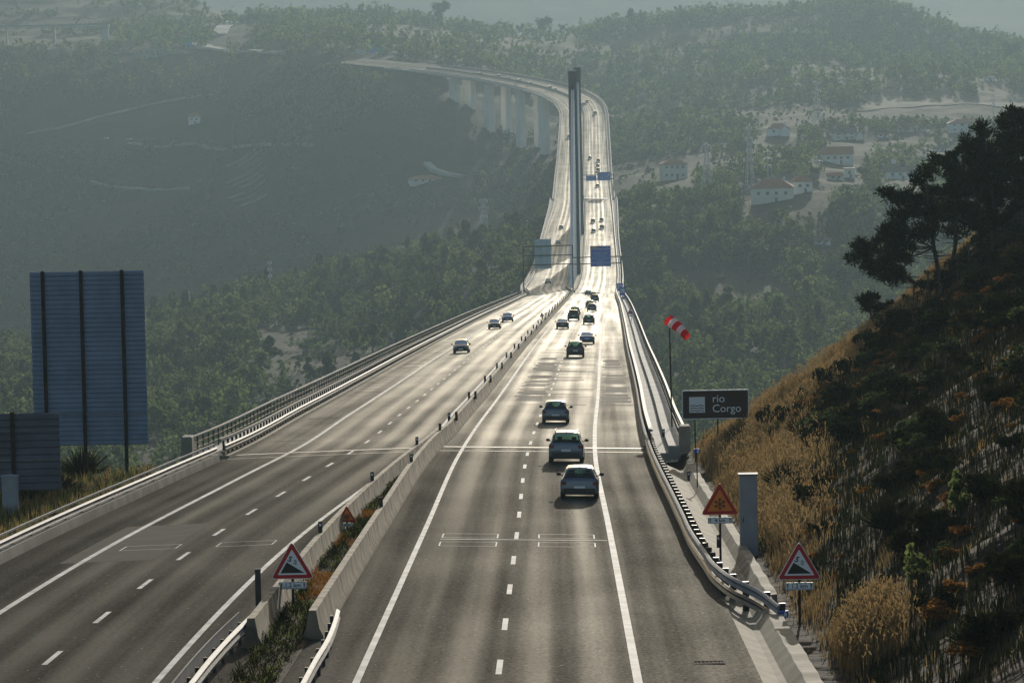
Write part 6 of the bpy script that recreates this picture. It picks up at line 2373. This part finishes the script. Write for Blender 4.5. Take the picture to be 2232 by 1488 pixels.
def build_grass():
    rng = np.random.default_rng(23)
    n = 60000
    X = 7.9 + rng.random(n)**1.2 * 20; Y = np.sqrt(rng.uniform(86**2, 238**2, n))
    vis = X / Y < .15
    X, Y = X[vis], Y[vis]
    m = bank_mask(X, Y)
    # dry straw
    k = ((m > .12) & (rng.random(len(X)) < np.clip(m * 1.3, .0, .55))) | (rng.random(len(X)) < .018)
    x, y = X[k], Y[k]
    V1, Q1 = blades(x, y, rng.uniform(.25, .6, len(x)) * (.8 + .4 * np.clip(m[k], 0, 1)), np.full(len(x), .03), 6, rng)
    o = kind(link("dry_grass", mesh_np("dry_grass", V1, Q1, [M['straw']])), "stuff")
    # green and dark tufts
    k = (m < .15) & (rng.random(len(X)) < .35)
    x, y = X[k], Y[k]
    V2, Q2 = blades(x, y, rng.uniform(.2, .55, len(x)), np.full(len(x), .04), 5, rng)
    kind(link("dark_grass", mesh_np("dark_grass", V2, Q2, [M['gorse']])), "stuff")
    # tall pale grass: bottom right patch, foot of the river sign, crest of the cutting
    xs = []; ys = []
    for cx, cy, sx, sy, c in ((8.75, 104.5, .45, 1.9, 900), (9.1, 108, .35, 1.2, 250), (8.8, 196, 1.4, 7, 900), (9.6, 168, 1.2, 9, 900), (8.8, 146, .8, 6, 600), (11, 200, 2, 3.5, 900), (14.2, 205, 2, 2.2, 900), (17.3, 212, 1.8, 2.2, 600)):
        xs.append(rng.normal(cx, sx, c)); ys.append(rng.normal(cy, sy, c))
    x = np.concatenate(xs); y = np.concatenate(ys)
    ok = x > 7.9 + .2 * (y > 122); x, y = x[ok], y[ok]
    H = rng.uniform(.5, 1.0, len(x))
    V3, Q3 = blades(x, y, H, np.full(len(x), .022), 4, rng, .3, .1)
    V4, Q4 = seed_heads(x, y, H, rng)
    kind(link("tall_grass", mesh_np("tall_grass", np.concatenate([V3, V4]), np.concatenate([Q3, Q4 + len(V3)]), [M['straw']])), "stuff")
    # left verge
    n = 5200
    x = rng.uniform(-34, -22.6, n); y = rng.uniform(120, 204, n)
    mm = fbm(x / 2, y / 4, 3, 12)
    V5, Q5 = blades(x, y, rng.uniform(.25, .75, n) * (1 + .5 * mm), np.full(n, .035), 6, rng)
    kind(link("verge_grass", mesh_np("verge_grass", V5, Q5, [M['straw'], M['greengrass'], M['gorse']], mi=np.tile(np.repeat(rng.integers(0, 3, n), 6), 2))), "stuff")
    # weeds in the planted median
    n = 2400
    q = rng.uniform(86, 212, n); u = rng.random(n)
    a = np.array([float(LB(max(t, 100))) for t in q]) + .2; b = np.array([oR(t) + float(RB(t)) for t in q]) - .3
    P = np.stack([at(q[i], a[i] + (b[i] - a[i]) * u[i], .08) for i in range(n)])
    per = 7; N = n * per
    rn = rng
    bx = np.repeat(P[:, 0], per) + rn.normal(size=N) * .08; by = np.repeat(P[:, 1], per) + rn.normal(size=N) * .2; bz = np.repeat(P[:, 2], per)
    h = rn.uniform(.05, .3, N) * np.repeat(.6 + .6 * (fbm(P[:, 1] / 3, P[:, 0] / 2, 3, 3) + .4), per)
    ph = rn.uniform(0, 6.28, N); w = .011
    sx, sy = np.cos(ph) * w, np.sin(ph) * w
    lx, ly = rn.normal(size=N) * .12, rn.normal(size=N) * .12
    V = np.stack([np.stack([bx - sx, by - sy, bz], 1), np.stack([bx + sx, by + sy, bz], 1), np.stack([bx + lx + sx, by + ly + sy, bz + h], 1), np.stack([bx + lx - sx, by + ly - sy, bz + h], 1)], 1).reshape(-1, 3)
    keep = np.repeat(np.abs(a - b) > .3, per)
    Q = np.arange(len(V)).reshape(-1, 4)[keep]
    mi = np.repeat(np.where(fbm(P[:, 1] / 5, P[:, 0], 2, 31) > .33, 2, np.where(rng.random(n) < .75, 0, 1)), per)[keep]
    kind(link("median_weeds", mesh_np("median_weeds", V, Q, [M['gorse'], M['greengrass'], M['bracken']], mi=mi)), "stuff")


def shrub_mesh(kindc, n, size, m_, rng):
    if kindc == 'spiky':
        th = rng.uniform(0, 6.28, n); el = rng.uniform(.35, 1.5, n)
        d = np.stack([np.cos(th) * np.cos(el), np.sin(th) * np.cos(el), np.sin(el)], 1)
        L = rng.uniform(.4, 1, (n, 1)); s = np.cross(d, rng.normal(size=(n, 3))); s /= np.linalg.norm(s, axis=1)[:, None]
        p = d * L * .35 * rng.random((n, 1)); w = size * .3
        V = np.stack([p - s * w, p + s * w, p + d * L * .62 + s * w * .4, p + d * L * .62 - s * w * .4], 1).reshape(-1, 3)
        return mesh_np("foliage", V, np.arange(len(V)).reshape(-1, 4), [m_])
    C = crown_points(kindc, n, rng) * np.array([1.1, 1.1, 1.1]) - np.array([0, 0, .18])
    V, Q = leaf_quads(C, size * rng.uniform(.5, 1.4, n), rng)
    return mesh_np("foliage", V, Q, [m_])


def build_shrubs():
    rng = np.random.default_rng(31)
    pr = {'gorse': [shrub_mesh('bush', 900, .11, M['gorse'], rng) for _ in range(3)], 'bracken': [shrub_mesh('bush', 700, .12, M['bracken'], rng) for _ in range(2)],
          'broom': [shrub_mesh('spiky', 700, .05, M['gorse'], rng)], 'sapling': [shrub_mesh('tall', 500, .1, M['leafpale'], rng)], 'heath': [shrub_mesh('bush', 800, .1, M['leafdark'], rng)]}
    mb = MB()
    for k in range(7):
        th = k * .9; mb.tube((0, 0, -.15), (math.cos(th) * .22, math.sin(th) * .22, .42), .02, .008, 5, cap=False)
    stem = mesh_from("stem", mb.v, mb.f, [M['bark']])

    def put(x, y, k, h, w, label, group, zoff=0.0):
        t = thing("shrub", label, "shrub", (x, y, float(gz(x, y)) + zoff - .05), rng.uniform(0, 6.28), group)
        me = pr[k][rng.integers(0, len(pr[k]))]
        c = link("foliage", me, t); c.scale = (w, w, h)
        c = link("stem", stem, t); c.scale = (w, w, h)
        return t
    # dark gorse and heather over the shaded bank, thickened so dark cover deepens its shade
    n = 0; tries = 0
    while n < 240 and tries < 4000:
        tries += 1
        y = math.sqrt(rng.uniform(90**2, 232**2)); x = 9.5 + rng.random() * 19
        if x / y > .145: continue
        if float(bank_mask(np.array([x]), np.array([y]))[0]) > (.22 if rng.random() < .68 else 1.0): continue
        hh = rng.uniform(.6, 1.7)
        pick = rng.random()
        if pick < .72: put(x, y, 'gorse', hh, hh * rng.uniform(.9, 1.5), "dark spiny gorse bush on the shaded cutting slope", "gorse bushes on the cutting slope")
        elif pick < .9: put(x, y, 'heath', hh * .9, hh * 1.2, "low dark green heath bush on the shaded cutting slope", "heath bushes on the cutting slope")
        else: put(x, y, 'broom', hh, hh, "dark broom with upright twigs on the cutting slope", "broom bushes on the cutting slope")
        n += 1
    spots = [(rng.uniform(1500, 1790), rng.uniform(930, 1290)) for _ in range(75)] + [(rng.uniform(1780, 2230), rng.uniform(640, 900)) for _ in range(60)] + [(rng.uniform(1800, 2230), rng.uniform(900, 1460)) for _ in range(28)]
    for px, py in spots:
        P = ground_hit(px, py, 90, 260)
        if P[0] < 8.6 or P[1] > 250: continue
        put(P[0], P[1], 'bracken', rng.uniform(.2, .6), rng.uniform(.4, .9), "clump of orange-brown dry bracken on the cutting slope", "dry bracken clumps on the cutting slope")
    for px, py in ((1705, 930), (1740, 905), (1775, 880), (1800, 845), (1830, 800), (1850, 770), (1880, 735), (1920, 700), (1960, 690), (2060, 665), (2110, 650), (2160, 635), (2200, 610), (1690, 960), (1720, 985),
                   (1650, 1130), (1625, 1190), (1700, 1110), (2060, 1340), (2130, 1420), (1960, 1180), (2100, 1160), (2190, 880), (1820, 1120), (2000, 720), (2090, 700)):
        P = ground_hit(px, py, 90, 260)
        put(P[0], P[1], 'bracken', rng.uniform(.35, .75), rng.uniform(.7, 1.2), "clump of orange-brown dry bracken on the cutting slope", "dry bracken clumps on the cutting slope")
    for px, py, h, lab in ((1998, 1270, 1.5, "slender pale green sapling in the middle of the dark slope"), (2095, 1110, 1.6, "slender pale green sapling higher up the dark slope, right of the slope sign"), (2120, 800, .8, "small bright green sapling near the top of the dark slope")):
        P = ground_hit(px, py, 90, 260)
        put(P[0], P[1], 'sapling', h, h * .9, lab, "pale saplings on the cutting slope")
    # bushes by the river sign and the cabinet
    for px, py, h, lab in ((1555, 958, 1.0, "green bush behind the posts of the river sign"), (1665, 1195, .7, "low green bush at the foot of the tall grey cabinet"), (1700, 1165, .6, "low green bush right of the tall grey cabinet"), (1610, 930, .8, "green bush at the right foot of the river sign")):
        P = ground_hit(px, py, 90, 260)
        put(P[0], P[1], 'heath', h, h * 1.3, lab, "green bushes at the foot of the cutting")
    # left verge
    for px, Y, h, w, lab in ((180, 203, 2.2, 3.0, "big dark broom bush under the tall sign back"), (120, 190, 1.6, 2.2, "dark bush behind the lower sign back's right edge"), (60, 184, 1.3, 2.4, "dark bush beneath the lower sign back")):
        X = unproj(px, 1050, Y)[0]
        put(X, Y, 'broom', h, w * .8, lab, "dark bushes on the left verge")


def build_fence():
    pts = [(1992, 652), (2022, 636), (2048, 622), (2088, 610), (2112, 592), (2162, 585), (2230, 560)]
    Y = 212.0
    W = []
    for px, py in pts:
        P = unproj(px, py, Y); P[2] = float(gz(P[0], Y)); W.append(P)
    t = thing("wire_fence", "dark wire fence with wooden posts below the pines on the bank", "fence", W[0])
    for i, P in enumerate(W):
        q = P - W[0]
        obj("post", MB().tube(q - np.array([0, 0, .3]), q + np.array([.03 * (i % 2), 0, 1.75]), .055, .05, 7), M['bark'], t)
    for z in (.4, .8, 1.2, 1.6):
        for a, b in zip(W[:-1], W[1:]):
            obj("wire", MB().tube(a - W[0] + np.array([0, 0, z]), b - W[0] + np.array([0, 0, z]), .008, n=4, cap=False), M['darksteel'], t)


build_grass(); build_shrubs(); build_fence()

# ------------------------------------------------------------------ the air between
def build_haze():
    mb = MB().box((0, 4600, -20), (9000, 9600, 620))
    m = bpy.data.materials.new("haze")
    m.use_nodes = True
    nt = m.node_tree; nt.nodes.clear()
    out = nd(nt, "ShaderNodeOutputMaterial")
    v = nd(nt, "ShaderNodeVolumePrincipled")
    v.inputs["Color"].default_value = (.175, .25, .3, 1)
    v.inputs["Density"].default_value = HAZE_DENSITY
    v.inputs["Anisotropy"].default_value = HAZE_ANISO
    nt.links.new(v.outputs[0], out.inputs["Volume"])
    o = obj("haze", mb, m)
    kind(o, "stuff")


HAZE_DENSITY, HAZE_ANISO = .00018, .55
build_haze()
